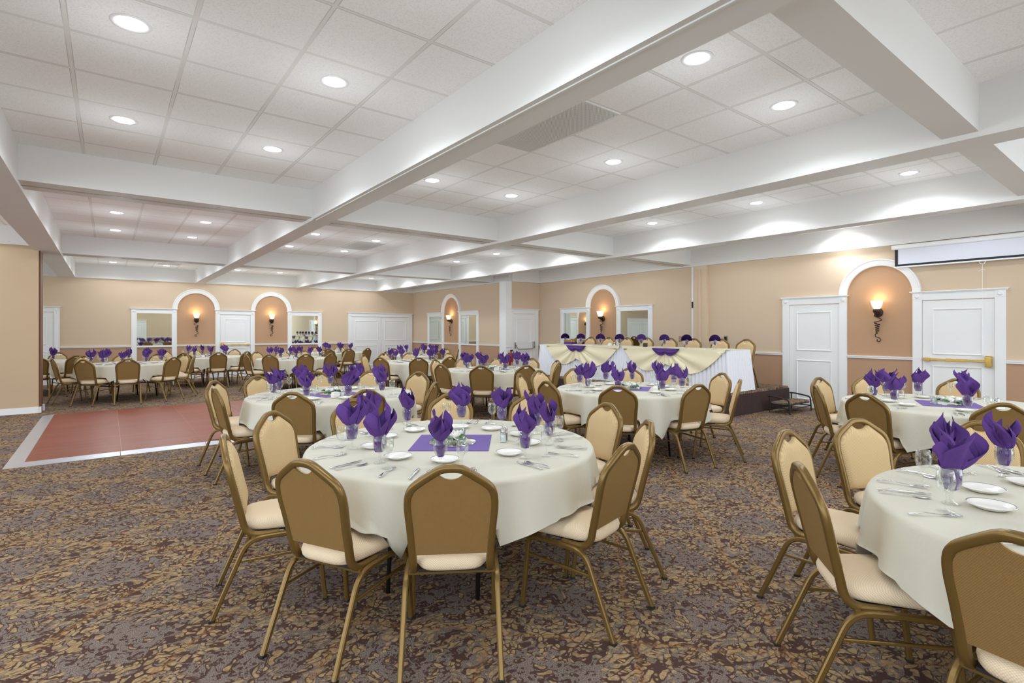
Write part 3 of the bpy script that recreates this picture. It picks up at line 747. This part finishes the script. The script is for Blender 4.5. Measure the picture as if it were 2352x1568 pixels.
def bow(yc, lab):
    bm = new()
    for s in (-1, 1):
        n = 14; rows = []
        for i in range(n + 1):
            u = i / n; wdt = .06 + .055 * math.sin(PI * u ** .8) * 1.0 - .05 * u ** 3; row = []
            for j in range(9):
                v = j / 8
                z = -.005 - wdt * 1.1 * v - .03 * (1 - u) * v; x = -.055 - .028 * math.sin(PI * v) * (1.1 - u) - .01 * math.sin(v * 14)
                row.append((HX0 - .02 + x, yc + s * (u * .31), HZ + .006 + z))
            rows.append(row)
        vs = [[bm.verts.new(p) for p in r] for r in rows]
        for a, b in zip(vs[:-1], vs[1:]):
            for j in range(8): bm.faces.new([a[j], a[j + 1], b[j + 1], b[j]])
    tag(obj('purple_drape', bm, M['purple'], smooth_=True), lab, 'drape', 'purple drapes on the head table')
bow(8.60, 'small purple drape over the left cream swag'); bow(6.18, 'small purple drape over the right cream swag')

# ------------------------------------------------------------------ chair
def make_chair():
    root = thing('banquet_chair', 'x', 'chair')
    lean = lambda z: -.165 - (z - .44) * .235 - max(0, z - .8) * .05
    half = [(.0, .905), (.032, .903), (.058, .894), (.100, .867), (.138, .841), (.166, .818), (.183, .789), (.189, .750), (.188, .705), (.182, .64), (.177, .57), (.173, .50), (.171, .455)]
    # J shaped rear frame: under the seat, up one side, over the top and down again
    R = [(x, lean(z), z) for x, z in half]
    low = [(.172, -.150, .425), (.173, -.122, .408), (.174, -.08, .402), (.174, .0, .402)]
    path = [(-p[0], p[1], p[2]) for p in (R + low)][::-1] + (R + low)[1:]
    bm = new()
    P = spline(path, 2)
    prof = rrect(.034, .034, .010, 2)
    rings = []
    for i, p in enumerate(P):
        p = Vector(p); tt = (Vector(P[min(i + 1, len(P) - 1)]) - Vector(P[max(i - 1, 0)])).normalized()
        xn = Vector((0, -.235, 1)).normalized(); yv = Vector((0, 1, .235)).normalized()
        # outward in the plane of the back / sideways under the seat
        side = Vector((1 if p.x > 0 else -1, 0, 0)) if p.z < .44 else None
        if side is not None: s = side if p.x > 0 else -side * -1; s = Vector((1, 0, 0)) * (1 if p.x > 0 else -1)
        else: s = yv.cross(tt); s.normalize(); s = s if s.dot(Vector((p.x, 0, (p.z - .6)))) > 0 else -s
        n = tt.cross(s).normalized()
        if n.y < 0 and p.z >= .44: pass
        rings.append([tuple(p + s * a + n * b) for a, b in prof])
    loft(bm, rings)
    obj('back_frame', bm, M['frame'], root, smooth_=True, autosmooth=50)
    # padded back
    def halfw(z):
        pts = sorted([(zz, xx) for xx, zz in half if zz < .80])
        for (z0, x0), (z1, x1) in zip(pts[:-1], pts[1:]):
            if z0 <= z <= z1: return x0 + (x1 - x0) * (z - z0) / (z1 - z0)
        return pts[0][1] if z < pts[0][0] else pts[-1][1]
    def top(u):
        a = abs(u)
        pts = [(0, .853), (.12, .855), (.22, .864), (.31, .878), (.38, .877), (.52, .859), (.70, .834), (.86, .812), (.94, .792), (1.0, .755)]
        for (a0, t0), (a1, t1) in zip(pts[:-1], pts[1:]):
            if a0 <= a <= a1: return t0 + (t1 - t0) * (a - a0) / (a1 - a0)
    def pad(dy, thick, bulge, nme, m):
        bm = new(); nu, nv = 26, 22; z0 = .50; front = []; back = []
        for j in range(nv + 1):
            v = j / nv; fr = []; bk = []
            for i in range(nu + 1):
                u = -1 + 2 * i / nu; z = z0 + v * (top(u) - z0); x = u * (halfw(min(z, .775)) - .010)
                e = min(1, (1 - abs(u)) * 6) * min(1, v * 7 + .0) * min(1, (1 - v) * 9)
                e = max(0, e) ** .5
                y = lean(z) + dy
                fr.append((x, y + thick + bulge * e, z)); bk.append((x, y, z))
            front.append(fr); back.append(bk)
        vf = [[bm.verts.new(p) for p in r] for r in front]; vb = [[bm.verts.new(p) for p in r] for r in back]
        for j in range(nv):
            for i in range(nu):
                bm.faces.new([vf[j][i], vf[j][i + 1], vf[j + 1][i + 1], vf[j + 1][i]]); bm.faces.new([vb[j][i], vb[j + 1][i], vb[j + 1][i + 1], vb[j][i + 1]])
        for i in range(nu):
            bm.faces.new([vf[0][i], vb[0][i], vb[0][i + 1], vf[0][i + 1]]); bm.faces.new([vf[nv][i], vf[nv][i + 1], vb[nv][i + 1], vb[nv][i]])
        for j in range(nv):
            bm.faces.new([vf[j][0], vf[j + 1][0], vb[j + 1][0], vb[j][0]]); bm.faces.new([vf[j][nu], vb[j][nu], vb[j + 1][nu], vf[j + 1][nu]])
        o = obj(nme, bm, m, root, smooth_=True, autosmooth=60); return o
    pad(.0, .010, .022, 'backrest', M['pad'])
    o = pad(-.012, .010, 0, 'back_panel', M['padback']); o['label'] = 'darker plain rear panel'
    # seat cushion
    bm = new(); rings = []
    def ring(ins, z, n=48, sc_=1):
        pts = []
        for k in range(n):
            a = 2 * PI * k / n; c, s = math.cos(a), math.sin(a); e = .42
            x = math.copysign(abs(c) ** e, c); y = math.copysign(abs(s) ** e, s)
            wf = .183 + .028 * y
            pts.append((x * (wf - ins) * sc_, .03 + y * (.215 - ins) * sc_, z))
        return pts
    for ins, z in ((.030, .418), (.008, .422), (.0, .435), (-.003, .455), (.002, .472), (.018, .486), (.05, .494)): rings.append(ring(ins, z))
    rings.append(ring(.05, .499, sc_=.6)); rings.append(ring(.05, .501, sc_=.2))
    loft(bm, rings); obj('seat', bm, M['seat'], root, smooth_=True)
    bm = new(); box(bm, -.15, -.15, .405, .15, .20, .419); obj('seat_board', bm, M['rubber'], root)
    sq = rrect(.024, .024, .005, 1)
    for s in (-1, 1):
        bm = new(); sweep(bm, arcpts([(s * .214, -.315, .008), (s * .205, -.150, .395), (s * .203, .03, .398)], .075, 6), sq, (1, 0, 0))
        l = obj('leg', bm, M['frame'], root, smooth_=True, autosmooth=40)
        bm = new(); box(bm, s * .214 - .014, -.331, 0, s * .214 + .014, -.301, .014, bev=.003); obj('foot_cap', bm, M['rubber'], l)
        bm = new(); sweep(bm, arcpts([(s * .212, .235, .008), (s * .205, .195, .395), (s * .203, .03, .398)], .05, 5), sq, (1, 0, 0))
        l = obj('leg', bm, M['frame'], root, smooth_=True, autosmooth=40)
        bm = new(); box(bm, s * .212 - .014, .221, 0, s * .212 + .014, .249, .014, bev=.003); obj('foot_cap', bm, M['rubber'], l)
        bm = new(); sweep(bm, [(s * .207, -.20, .285), (s * .207, .205, .30)], rrect(.014, .014, .003, 1), (1, 0, 0)); obj('stretcher', bm, M['frame'], root)
    for y_ in (-.125, .175): bm = new(); box(bm, -.20, y_ - .01, .388, .20, y_ + .01, .404); obj('cross_rail', bm, M['frame'], root)
    return root
CH = make_chair()

# ------------------------------------------------------------------ tables: centre, cloth corner angle, name, seats
def unproj(px, py, z):
    r = (px - 1176) / F_PX; u = (YH - py) / F_PX; d = FW + RT * r; t = (z - EYE) / u
    return Vector((d.x * t, d.y * t, z))
def ray_circle(px, c, R, near):
    r = (px - 1176) / F_PX; d = (FW + RT * r).normalized(); oc = -Vector(c).to_3d()
    b = d.dot(oc); cc = oc.length_squared - R * R; disc = b * b - cc
    if disc < 0: t = -b
    else: t = -b - math.sqrt(disc) if near else -b + math.sqrt(disc)
    p = d * t; q = (p - Vector(c).to_3d()); q = q.normalized() * R
    return Vector(c).to_3d() + q
TABLES = [
 dict(n='the large foreground table', c=(1.79, 2.97), rot=5, top=[(690, 1055), (1040, 1068), (1445, 1017), (1495, 965), (1395, 924), (1222, 905), (1035, 902), (808, 915), (617, 945), (510, 998)], full=2, sh='foreground'),
 dict(n='the table beside the dance floor', c=(2.05, 6.05), rot=12, top=[(670, 900), (490, 890), (487, 874), (588, 862), (845, 893), (731, 853), (858, 850), (981, 852), (1000, 877)], full=2, sh='dance floor side'),
 dict(n='the table facing the exit door', c=(5.7, 8.0), rot=0, ray=[(1104, 1), (1208, 1), (1286, 1), (1282, 0), (1222, 0), (1146, 0), (1062, 0), (997, 0), (1012, 1)], full=2, sh='exit door'),
 dict(n='the table before the stage', c=(5.2, 4.35), rot=30, top=[(1252, 874), (1417, 885), (1602, 881), (1702, 871), (1659.7, 855.7), (1570, 845.7), (1445, 841.5), (1320, 845), (1222, 849), (1190, 858)], full=2, sh='stage front'),
 dict(n='the nearest right-edge table', c=(3.16, .10), rot=140, top=[(1798.6, 987.6), (1832, 1063), (1962, 958), (2231, 959.5), (2340, 1218)], full=2, sh='right edge'),
 dict(n='the table under the projection screen', c=(6.6, 1.5), rot=20, top=[(1880.5, 866), (1873, 884), (1990.6, 862), (1980, 902), (2198, 867), (2310.5, 925)], full=2, sh='screen side'),
 dict(n='the middle rear-hall table', c=(5.7, 11.1), rot=0, ray=[(962.5, 1), (1035, 1), (870.7, 1), (833, 0), (880, 0), (941.5, 0), (1031, 0), (1076, 0)], full=1, sh='rear middle'),
 dict(n='the table near the double door', c=(7.1, 13.9), rot=8, ray=[(890, 1), (1008, 1), (1057, 1), (905, 0), (976, 0), (1027, 0)], full=1, sh='double door'),
 dict(n='the table by far right mirror', c=(3.85, 14.3), rot=0, ray=[(618.7, 1), (701.6, 1), (763, 1), (795, 0), (562, 1), (587, 0), (647, 0), (696.5, 0)], full=1, sh='right far mirror'),
 dict(n='the table before the left far arch', c=(2.2, 16.6), rot=0, ray=[(421.4, 1), (504, 1), (568, 1), (378, 0), (446, 0), (540, 0)], full=1, sh='left far arch'),
 dict(n='the table nearest the wall end', c=(.35, 14.3), rot=0, ray=[(191.4, 1), (293.5, 1), (400, 1), (448, 1), (428, 0), (365, 0), (281, 0), (189, 0), (118, 1)], full=1, sh='rear left'),
 dict(n='the table half hidden at left', c=(-1.3, 16.6), rot=0, ray=[(135, 0), (178, 1), (85, 1)], full=1, sh='wall end'),
 dict(n='the farthest table by double door', c=(5.95, 17.25), rot=10, ray=[(752.6, 1), (802, 1), (846, 1), (720, 0), (780, 0)], full=1, sh='farthest'),
]
# folding table prototype
def make_table():
    root = thing('round_table', 'x', 'table')
    bm = new(); lathe(bm, [(0, .735), (.885, .735), (.89, .74), (.89, .752), (.885, .756), (0, .756)], 64); obj('tabletop', bm, M['ply'], root)
    for sx in (-1, 1):
        for sy in (-1, 1):
            bm = new(); sweep(bm, arcpts([(sx * .48, sy * .26, .0), (sx * .40, sy * .26, .55), (sx * .40, sy * .26, .735)], .05), circ(.013), (0, 1, 0)); obj('leg', bm, M['darksteel'], root, smooth_=True)
        bm = new(); sweep(bm, [(sx * .43, -.26, .30), (sx * .43, .26, .30)], circ(.011), (0, 0, 1)); sweep(bm, [(sx * .42, 0, .32), (sx * .10, 0, .73)], circ(.010), (0, 1, 0)); obj('brace', bm, M['darksteel'], root)
    return root
TB = make_table()
def cloth_mesh(c, rotdeg, chairs, seed):
    R, Lh, H = .905, 1.143, .762
    rnd = random.Random(seed); n = 180; bm = new()
    ph = [rnd.uniform(0, 6.28) for _ in range(6)]
    rows = []
    prof = [(.0, 0), (.3, 0), (.6, 0), (.8, 0), (.87, .0), (.895, .001), (.905, .006), (.912, .018)]
    drops = [.0, .04, .10, .18, .28, .40, .54, .70, .86, 1.0]
    for r, d in prof: rows.append([(r, d)] * n)
    for s in drops[1:]:
        row = []
        for i in range(n):
            a = 2 * PI * i / n; b = a - math.radians(rotdeg)
            m_ = max(abs(math.cos(b)), abs(math.sin(b))); rho = min(Lh / m_, Lh * 1.37)
            D = (rho - .912) * 1.0
            cb = abs(math.sin(2 * b))                    # 1 at cloth corners
            cr = 1 - abs(abs((math.degrees(b) % 90)) - 45) / 45
            wave = .55 * math.sin(9 * a + ph[0] + 1.2 * math.sin(2 * a + ph[2])) + .45 * math.sin(14 * a + ph[1] + math.sin(3 * a + ph[3])) + .3 * math.sin(23 * a + ph[4])
            amp = (.026 + .05 * cb ** 2) * s ** .7
            flare = (.03 + .05 * D) * s + .02 * s * cb
            row.append((.912 + flare + amp * wave - (.10 * cb ** 4) * s * s, .018 + (D) * s * (1 - .03 * wave)))
        rows.append(row)
    vs = []
    for k, row in enumerate(rows):
        rr = []
        for i in range(n):
            a = 2 * PI * i / n; r, d = row[i]
            x, y, z = r * math.cos(a), r * math.sin(a), H - d
            if k >= len(prof):
                for (ox, oy, ca, sa) in chairs:          # cloth rests on a seat it meets, and stays off the floor
                    lx, ly = (x + c[0] - ox) * ca + (y + c[1] - oy) * sa, -(x + c[0] - ox) * sa + (y + c[1] - oy) * ca
                    dd = math.hypot(max(0, abs(lx) - .20), max(0, -.20 - ly, ly - .25)); z = max(z, .512 + .002 * (k - len(prof)) - dd * 3.2)
            rr.append(bm.verts.new((x, y, max(z, .03))))
        vs.append(rr)
    for a, b in zip(vs[:-1], vs[1:]):
        for i in range(n):
            j = (i + 1) % n
            bm.faces.new([a[i], a[j], b[j], b[i]])
    bmesh.ops.remove_doubles(bm, verts=bm.verts[:], dist=.00005)
    return bm

# ------------------------------------------------------------------ tableware prototypes
def mesh_thing(name, bm, m, cat, **kw):
    o = obj(name, bm, m, smooth_=True, **kw); o['category'] = cat; o['label'] = 'x'; return o
bm = new(); lathe(bm, [(0, 0), (.033, .0), (.034, .003), (.012, .012), (.006, .02), (.0095, .032), (.006, .042), (.010, .052), (.028, .068), (.037, .092), (.0385, .12), (.035, .165), (.0335, .165), (.037, .12), (.0355, .093), (.026, .07), (.008, .056), (0, .055)], 22)
GOB = mesh_thing('water_goblet', bm, M['glass'], 'goblet')
bm = new(); lathe(bm, [(0, 0), (.031, .0), (.032, .003), (.008, .008), (.0035, .016), (.0035, .068), (.010, .076), (.027, .092), (.033, .112), (.033, .135), (.0285, .165), (.027, .165), (.0315, .135), (.0315, .113), (.025, .095), (0, .08)], 22)
WIN = mesh_thing('wine_glass', bm, M['glass'], 'wine glass')
bm = new(); lathe(bm, [(0, .004), (.045, .004), (.05, .0), (.053, .002), (.058, .006), (.080, .0165), (.082, .0185), (.0795, .019), (.0765, .0178), (.074, .0170), (.056, .0095), (.048, .0075), (0, .0075)], 40, mi=[0, 0, 0, 0, 0, 0, 0, 1, 0, 0, 0, 0, 0])
PLA = mesh_thing('bread_plate', bm, [M['china'], M['band']], 'plate')
def utensil(kind):
    bm = new()
    if kind == 'knife': prof = [(0, .0045), (.01, .007), (.05, .0062), (.095, .005), (.105, .0085), (.15, .0095), (.19, .008), (.205, .002)]
    elif kind == 'fork': prof = [(0, .004), (.015, .009), (.06, .005), (.11, .003), (.125, .0045), (.14, .011), (.15, .012)]
    else: prof = [(0, .004), (.015, .009), (.06, .005), (.115, .003), (.125, .006), (.145, .0175), (.165, .019), (.182, .014), (.190, .004)]
    rings = []
    for y, w_ in prof:
        z = .004 + (.007 * math.sin(PI * min(y / .12, 1))) * (kind != 'knife') + (-.003 if kind == 'spoon' and .14 < y < .18 else 0)
        t_ = .0018
        rings.append([(-w_, y, z), (-w_ * .6, y, z - t_), (w_ * .6, y, z - t_), (w_, y, z), (w_ * .6, y, z + t_ * .6), (-w_ * .6, y, z + t_ * .6)])
    loft(bm, rings)
    if kind == 'fork':
        for k in range(4):
            x = -.0096 + k * .0064; box(bm, x - .0015, .149, .003, x + .0015, .198 - abs(k - 1.5) * .003, .0055)
    return mesh_thing(kind, bm, M['steel'], kind)
FORK, KNIFE, SPOON = utensil('fork'), utensil('knife'), utensil('spoon')
def napkin(seed):
    """linen square gathered into the bowl, opening into creased pointed flaps above the rim"""
    rnd = random.Random(seed); bm = new()
    lean = rnd.uniform(-.05, .05); lean2 = rnd.uniform(-.03, .03)
    for layer in range(3):
        npt = rnd.choice((3, 4, 4, 5)) if layer == 0 else 3; n = 60; rows = 22
        h = (.30, .335, .27)[layer] * rnd.uniform(.92, 1.04); sc_ = (1, .72, .45)[layer]
        ph = rnd.uniform(0, 6.28); tw = rnd.uniform(.6, 1.7) * rnd.choice((-1, 1)); ph2 = rnd.uniform(0, 6.28)
        spread = rnd.uniform(.85, 1.15)
        hs = [rnd.uniform(.78, 1.0) for _ in range(npt)]; hs[rnd.randrange(npt)] = 1.0
        arc = rnd.uniform(.80, .97); grid = []
        for j in range(rows + 1):
            v = j / rows; row = []
            for i in range(n + 1):
                u = i / n; a = 2 * PI * u * arc
                q = u * npt; k = int(q) % npt; f = q - int(q)
                tri = 1 - abs(2 * f - 1)                       # pointed corners
                peak = .50 + .50 * tri ** .85 * hs[k] if layer else .56 + .44 * tri ** .9 * hs[k]
                z = .062 + (h - .062) * v * peak
                t_ = max(0, (z - .15) / .15)
                r = .020 + .012 * min(1, (z - .062) / .05) + .049 * spread * sc_ * t_ ** .75 * (1 - .50 * t_ * t_)
                fold = math.sin(npt * 2 * PI * u + ph) * .30 + math.sin(3.0 * 2 * PI * u + ph2 + 3 * v) * .22 + .12 * (1 - 2 * abs(((u * 7 + v) % 1) - .5))
                r *= 1 + fold * min(1, .35 + t_ * 1.2)
                if z < .155: r = min(r, .030)
                aa = a + ph + tw * t_
                elong = 1.2
                row.append(bm.verts.new((r * elong * math.cos(aa) + lean * t_, r * .85 * math.sin(aa) + lean2 * t_, z)))
            grid.append(row)
        for a, b in zip(grid[:-1], grid[1:]):
            for i in range(n): bm.faces.new([a[i], a[i + 1], b[i + 1], b[i]])
    return mesh_thing('folded_napkin', bm, M['purple'], 'napkin', autosmooth=50)
NAPS = [napkin(s) for s in (3, 8, 14, 21, 34, 42, 57, 63)]
def fan_napkin():
    bm = new(); n = 18
    inner, outer = [], []
    for i in range(n + 1):
        a = -.25 + (PI + .5) * i / n; d = .010 * (1 if i % 2 else -1)
        inner.append((0.012 * math.cos(a), d * .2, .15 + .006 * math.sin(a))); outer.append((.105 * math.cos(a), d, .165 + .100 * math.sin(a)))
    vi = [bm.verts.new(p) for p in inner]; vo = [bm.verts.new(p) for p in outer]
    for i in range(n): bm.faces.new([vi[i], vo[i], vo[i + 1], vi[i + 1]])
    r = bmesh.ops.solidify(bm, geom=bm.faces[:], thickness=.003)
    lathe(bm, [(.012, .07), (.026, .10), (.024, .15), (.012, .165)], 12)
    return mesh_thing('fan_napkin', bm, M['purple'], 'napkin', autosmooth=20)
FAN = fan_napkin()
def shaker(fill):
    root = thing('shaker', 'x', 'shaker')
    bm = new(); lathe(bm, [(0, 0), (.020, 0), (.021, .01), (.019, .06), (.016, .068), (.016, .072)], 14); obj('jar', bm, M['frost'], root, smooth_=True)
    bm = new(); lathe(bm, [(0, .003), (.0175, .003), (.0175, .048), (0, .048)], 12); obj('contents', bm, fill, root)
    bm = new(); lathe(bm, [(.018, .064), (.0185, .078), (.014, .088), (0, .091)], 14); obj('lid', bm, M['chrome'], root, smooth_=True)
    return root
SALT, PEPPER = shaker(M['salt']), shaker(M['pepper'])
# square purple runner, round mirror, rose centrepiece, candle glass, creamer caddy
bm = new(); box(bm, -.245, -.245, 0, .245, .245, .002); RUN = mesh_thing('table_runner', bm, M['runner'], 'runner', autosmooth=30)
t = MIR = thing('centrepiece_mirror', 'x', 'mirror tray')
bm = new(); lathe(bm, [(0, 0), (.150, 0), (.152, .003), (.150, .005)], 48); obj('mirror_edge', bm, M['chrome'], t)
bm = new(); lathe(bm, [(.150, .0048), (.12, .0052), (0, .0052)], 48); obj('mirror_pane', bm, M['mirror'], t)
def centre():
    root = thing('rose_centrepiece', 'x', 'flower arrangement'); rnd = random.Random(5)
    for k, (x, y, s) in enumerate(((-.055, -.02, .034), (.02, -.035, .042), (.075, .01, .032), (-.02, .04, .036), (.045, .05, .03))):
        bm = new()
        for L in range(4):
            np_ = 3 + L
            for p in range(np_):
                a0 = 2 * PI * p / np_ + L * .7; rr = s * (.25 + .25 * L); g = []
                for i in range(5):
                    for j in range(4):
                        a = a0 + (i / 4 - .5) * 2.2 * PI / np_; v = j / 3
                        r = rr * (.45 + .65 * v) * (1 + .12 * (L == 3) * v); z = s * (1.15 - .18 * L) * v - s * .12 * L * v * v + (.004 * math.sin(i * 2))
                        g.append(bm.verts.new((r * math.cos(a), r * math.sin(a), z)))
                for i in range(4):
                    for j in range(3): bm.faces.new([g[i * 4 + j], g[i * 4 + j + 1], g[(i + 1) * 4 + j + 1], g[(i + 1) * 4 + j]])
        o = obj('rose', bm, M['rose'], root, smooth_=True); o.location = (x, y, .028); o.rotation_euler = (rnd.uniform(-.5, .5), rnd.uniform(-.5, .5), 0)
    for k in range(12):
        bm = new(); a = 2 * PI * k / 12 + rnd.uniform(-.2, .2); r0 = .05; Lf = rnd.uniform(.05, .075)
        pts = [(0, 0), (.3, .35), (.6, .42), (.85, .25), (1, 0), (.85, -.25), (.6, -.42), (.3, -.35)]
        vs = [bm.verts.new((r0 + Lf * u, Lf * v * .9, .012 + .02 * math.sin(PI * u) - abs(v) * .012)) for u, v in pts]; bm.faces.new(vs)
        o = obj('leaf', bm, M['leaf'], root); o.rotation_euler = (rnd.uniform(-.5, .5), rnd.uniform(-.15, .1), a); o.location = (0, 0, .008)
    return root
ROSE = centre()
t = CAN = thing('candle_glass', 'x', 'candle holder')
bm = new(); lathe(bm, [(0, 0), (.026, 0), (.030, .01), (.036, .05), (.044, .062), (.042, .062), (.033, .05), (.026, .012), (0, .008)], 20); obj('glass_cup', bm, M['frost'], t, smooth_=True)
bm = new(); lathe(bm, [(0, .008), (.02, .008), (.02, .025), (0, .025)], 16); obj('candle', bm, M['candle'], t, smooth_=True)
t = SUG = thing('sugar_caddy', 'x', 'caddy')
bm = new(); box(bm, -.04, -.028, 0, .04, .028, .045, bev=.006); obj('dish', bm, M['china'], t)
bm = new()
for k in range(7): box(bm, -.034 + k * .0105, -.023, .03, -.034 + k * .0105 + .006, .023, .062)
obj('sugar_packets', bm, M['candle'], t)

HTOP = .7645
def clock(c, p, taken):
    d = Vector((p[0] - c[0], p[1] - c[1])); a = math.degrees(math.atan2(d.dot(RT.xy), d.dot(FW.xy))) % 360
    order = sorted(range(12), key=lambda h: min(abs(a - h * 30), 360 - abs(a - h * 30)))
    for h in order:
        if h not in taken: taken.add(h); return 12 if h == 0 else h
DIRS = {12: 'far side', 1: 'far side right', 2: 'right rear', 3: 'right side', 4: 'right front', 5: 'near side right', 6: 'nearest side', 7: 'near side left', 8: 'left front', 9: 'left side', 10: 'left rear', 11: 'far side left'}
def near_o(o, c):                                      # which way a chair turns to the camera
    d = Vector((c[0] - o[0], c[1] - o[1])).normalized(); v = Vector((o[0], o[1])).normalized(); k = d.dot(v)
    return 'with back to camera' if k > .45 else ('facing camera' if k < -.45 else 'seen sideways')
rg = random.Random(77)
for ti, T in enumerate(TABLES):
    c = T['c']; CR = 1.27
    tops = [unproj(px, py, .92) for px, py in T.get('top', [])] + [ray_circle(px, c, CR, near) for px, near in T.get('ray', [])]
    chairs, taken, seats = [], set(), []
    for p in tops:
        d = Vector((c[0] - p.x, c[1] - p.y)); L = d.length; ang = math.atan2(d.y, d.x); d.normalize()
        L = min(max(L, 1.12), 1.46) if 'top' in T else L
        p = Vector((c[0], c[1])) - d * L
        o = p + d * .285
        rz = ang - PI / 2 + rg.uniform(-.07, .07)
        h = clock(c, p, taken)
        lab = 'tan chair %s, %s of %s' % (near_o(o, c), DIRS[h], T['n'])
        if len(lab.split()) > 16: lab = lab.replace('with back to camera', 'seen from behind').replace('seen from behind', 'from behind')
        place(CH, USED, (o.x, o.y, 0), rz, lab, 'chairs around ' + T['n'])
        chairs.append((o.x, o.y, math.cos(rz), math.sin(rz)))
        seats.append((math.atan2(p.y - c[1], p.x - c[0]), h))
    place(TB, USED, (c[0], c[1], 0), math.radians(T['rot'] + 40), 'round folding table under the cloth of ' + T['n'], 'round folding tables')
    o = obj('tablecloth', cloth_mesh(c, T['rot'], chairs, ti + 1), M['cloth'], smooth_=True); o.location = (c[0], c[1], 0)
    tag(o, 'square ivory tablecloth draped over ' + T['n'], 'tablecloth', 'ivory tablecloths')
    crot = math.radians(T['rot'] + 3) if ti else -YAW
    R = lambda x, y: (c[0] + x * math.cos(crot) - y * math.sin(crot), c[1] + x * math.sin(crot) + y * math.cos(crot))
    nm = T['n']
    place(RUN, USED, (c[0], c[1], HTOP - .001), crot, 'square purple runner in the middle of ' + nm, 'purple runners')
    place(MIR, USED, (c[0], c[1], HTOP + .001), 0, 'round mirror under the roses on ' + nm, 'round centrepiece mirrors')
    place(ROSE, USED, (*R(-.02, -.01), HTOP + .006), crot + .6, 'white roses with green leaves at the centre of ' + nm, 'rose centrepieces')
    place(CAN, USED, (*R(.04, .11), HTOP + .006), 0, 'clear candle cup behind the roses on ' + nm, 'candle cups')
    sp = R(.33, .0) if ti == 0 else R(-.1, -.33)
    place(SALT, USED, (sp[0], sp[1], HTOP), 0, 'glass salt shaker with chrome lid on ' + nm, 'salt shakers')
    sp = R(.34, .06) if ti == 0 else R(-.04, -.35)
    place(PEPPER, USED, (sp[0], sp[1], HTOP), 0, 'glass pepper shaker with chrome lid on ' + nm, 'pepper shakers')
    if ti: sp = R(-.19, -.33); place(SUG, USED, (*sp, HTOP), crot, 'white sugar dish on ' + nm, 'sugar dishes')
    for a, h in seats:
        A = lambda da, r: (c[0] + r * math.cos(a + math.radians(da)), c[1] + r * math.sin(a + math.radians(da)))
        at = '%s of %s' % (DIRS[h], nm)
        far = math.hypot(*c) > 11
        j = rg.uniform(-3, 3)
        x, y = A(j - 6, .63); place(GOB, USED, (x, y, HTOP), 0, 'water goblet holding a napkin, ' + at, 'water goblets on ' + nm)
        k = rg.randrange(len(NAPS)); place(NAPS[k], USED, (x, y, HTOP), rg.uniform(0, 6.28), 'purple napkin in the goblet, ' + at, 'purple napkins on ' + nm)
        x, y = A(j + 4, .70); place(WIN, USED, (x, y, HTOP), 0, 'empty stemmed wine glass, ' + at, 'wine glasses on ' + nm)
        x, y = A(j + 1 if ti else j, .52); place(PLA, USED, (*A(j - 5, .50), HTOP), 0, 'white dark-rimmed bread plate, ' + at, 'bread plates on ' + nm)
        if not far:
            for U, da, da2, nme in ((FORK, 9, .05, 'steel fork'), (SPOON, -11, -.06, 'steel spoon'), (KNIFE, -14, .02, 'steel knife')):
                x, y = A(j + da, .875); place(U, USED, (x, y, HTOP + .001), a + PI / 2 + math.radians(da) + da2 + rg.uniform(-.1, .1), nme + ', ' + at, nme + 's on ' + nm)

# ------------------------------------------------------------------ head table chairs and ware
ORDL = ['leftmost', 'second from left', 'third from left', 'fourth from left', 'fifth from left', 'sixth from left', 'seventh from left', 'rightmost']
for i, px in enumerate((1357, 1399, 1441, 1486, 1539, 1593, 1657, 1713)):
    r = (px - 1176) / F_PX; d = FW + RT * r; Y = d.y / d.x * 9.80
    place(CH, USED, (9.80 - .27, Y, SZ), PI / 2 + rg.uniform(-.05, .05), 'tan banquet chair behind the head table, %s of eight' % ORDL[i], 'chairs behind the head table')
for i, px in enumerate((1298, 1334, 1379, 1423, 1473, 1526, 1577, 1642)):
    r = (px - 1176) / F_PX; d = FW + RT * r; X = 8.85 if i else 8.95; Y = d.y / d.x * X
    place(GOB, USED, (X, Y, HZ), 0, 'goblet with fan napkin on the head table, %s' % ORDL[i], 'goblets on the head table')
    place(FAN, USED, (X, Y, HZ), -YAW - .0 + (0), 'purple fan-folded napkin on the head table, %s' % ORDL[i], 'fan napkins')
    place(WIN, USED, (X + .08, min(Y + .10, 9.85), HZ), 0, 'wine glass on the head table, %s' % ORDL[i], 'wine glasses on the head table')
    place(PLA, USED, (X - .18, Y - .02, HZ), 0, 'bread plate on the head table, %s' % ORDL[i], 'bread plates on the head table')
place(SUG, USED, (8.72, 7.85, HZ), 1.2, 'white sugar dish at the middle of the head table', 'sugar dishes')
place(SALT, USED, (8.70, 7.70, HZ), 0, 'salt shaker beside the sugar dish on the head table', 'salt shakers')
t = thing('gift_basket', 'gold and purple box at the left end of the head table', 'box', (8.85, 9.25, HZ))
bm = new(); box(bm, -.06, -.13, 0, .06, .13, .07, bev=.006); obj('box_base', bm, M['purple'], t)
bm = new(); box(bm, -.065, -.135, .065, .065, .135, .115, bev=.008); obj('box_lid', bm, M['brass'], t)
bm = new(); box(bm, -.03, -.04, 0, .03, .04, .08, bev=.01); tag(obj('dark_cup', bm, M['pepper']), 'small dark container among the glasses of the head table', 'container'); bpy.data.objects['dark_cup'].location = (8.8, 6.95, HZ)
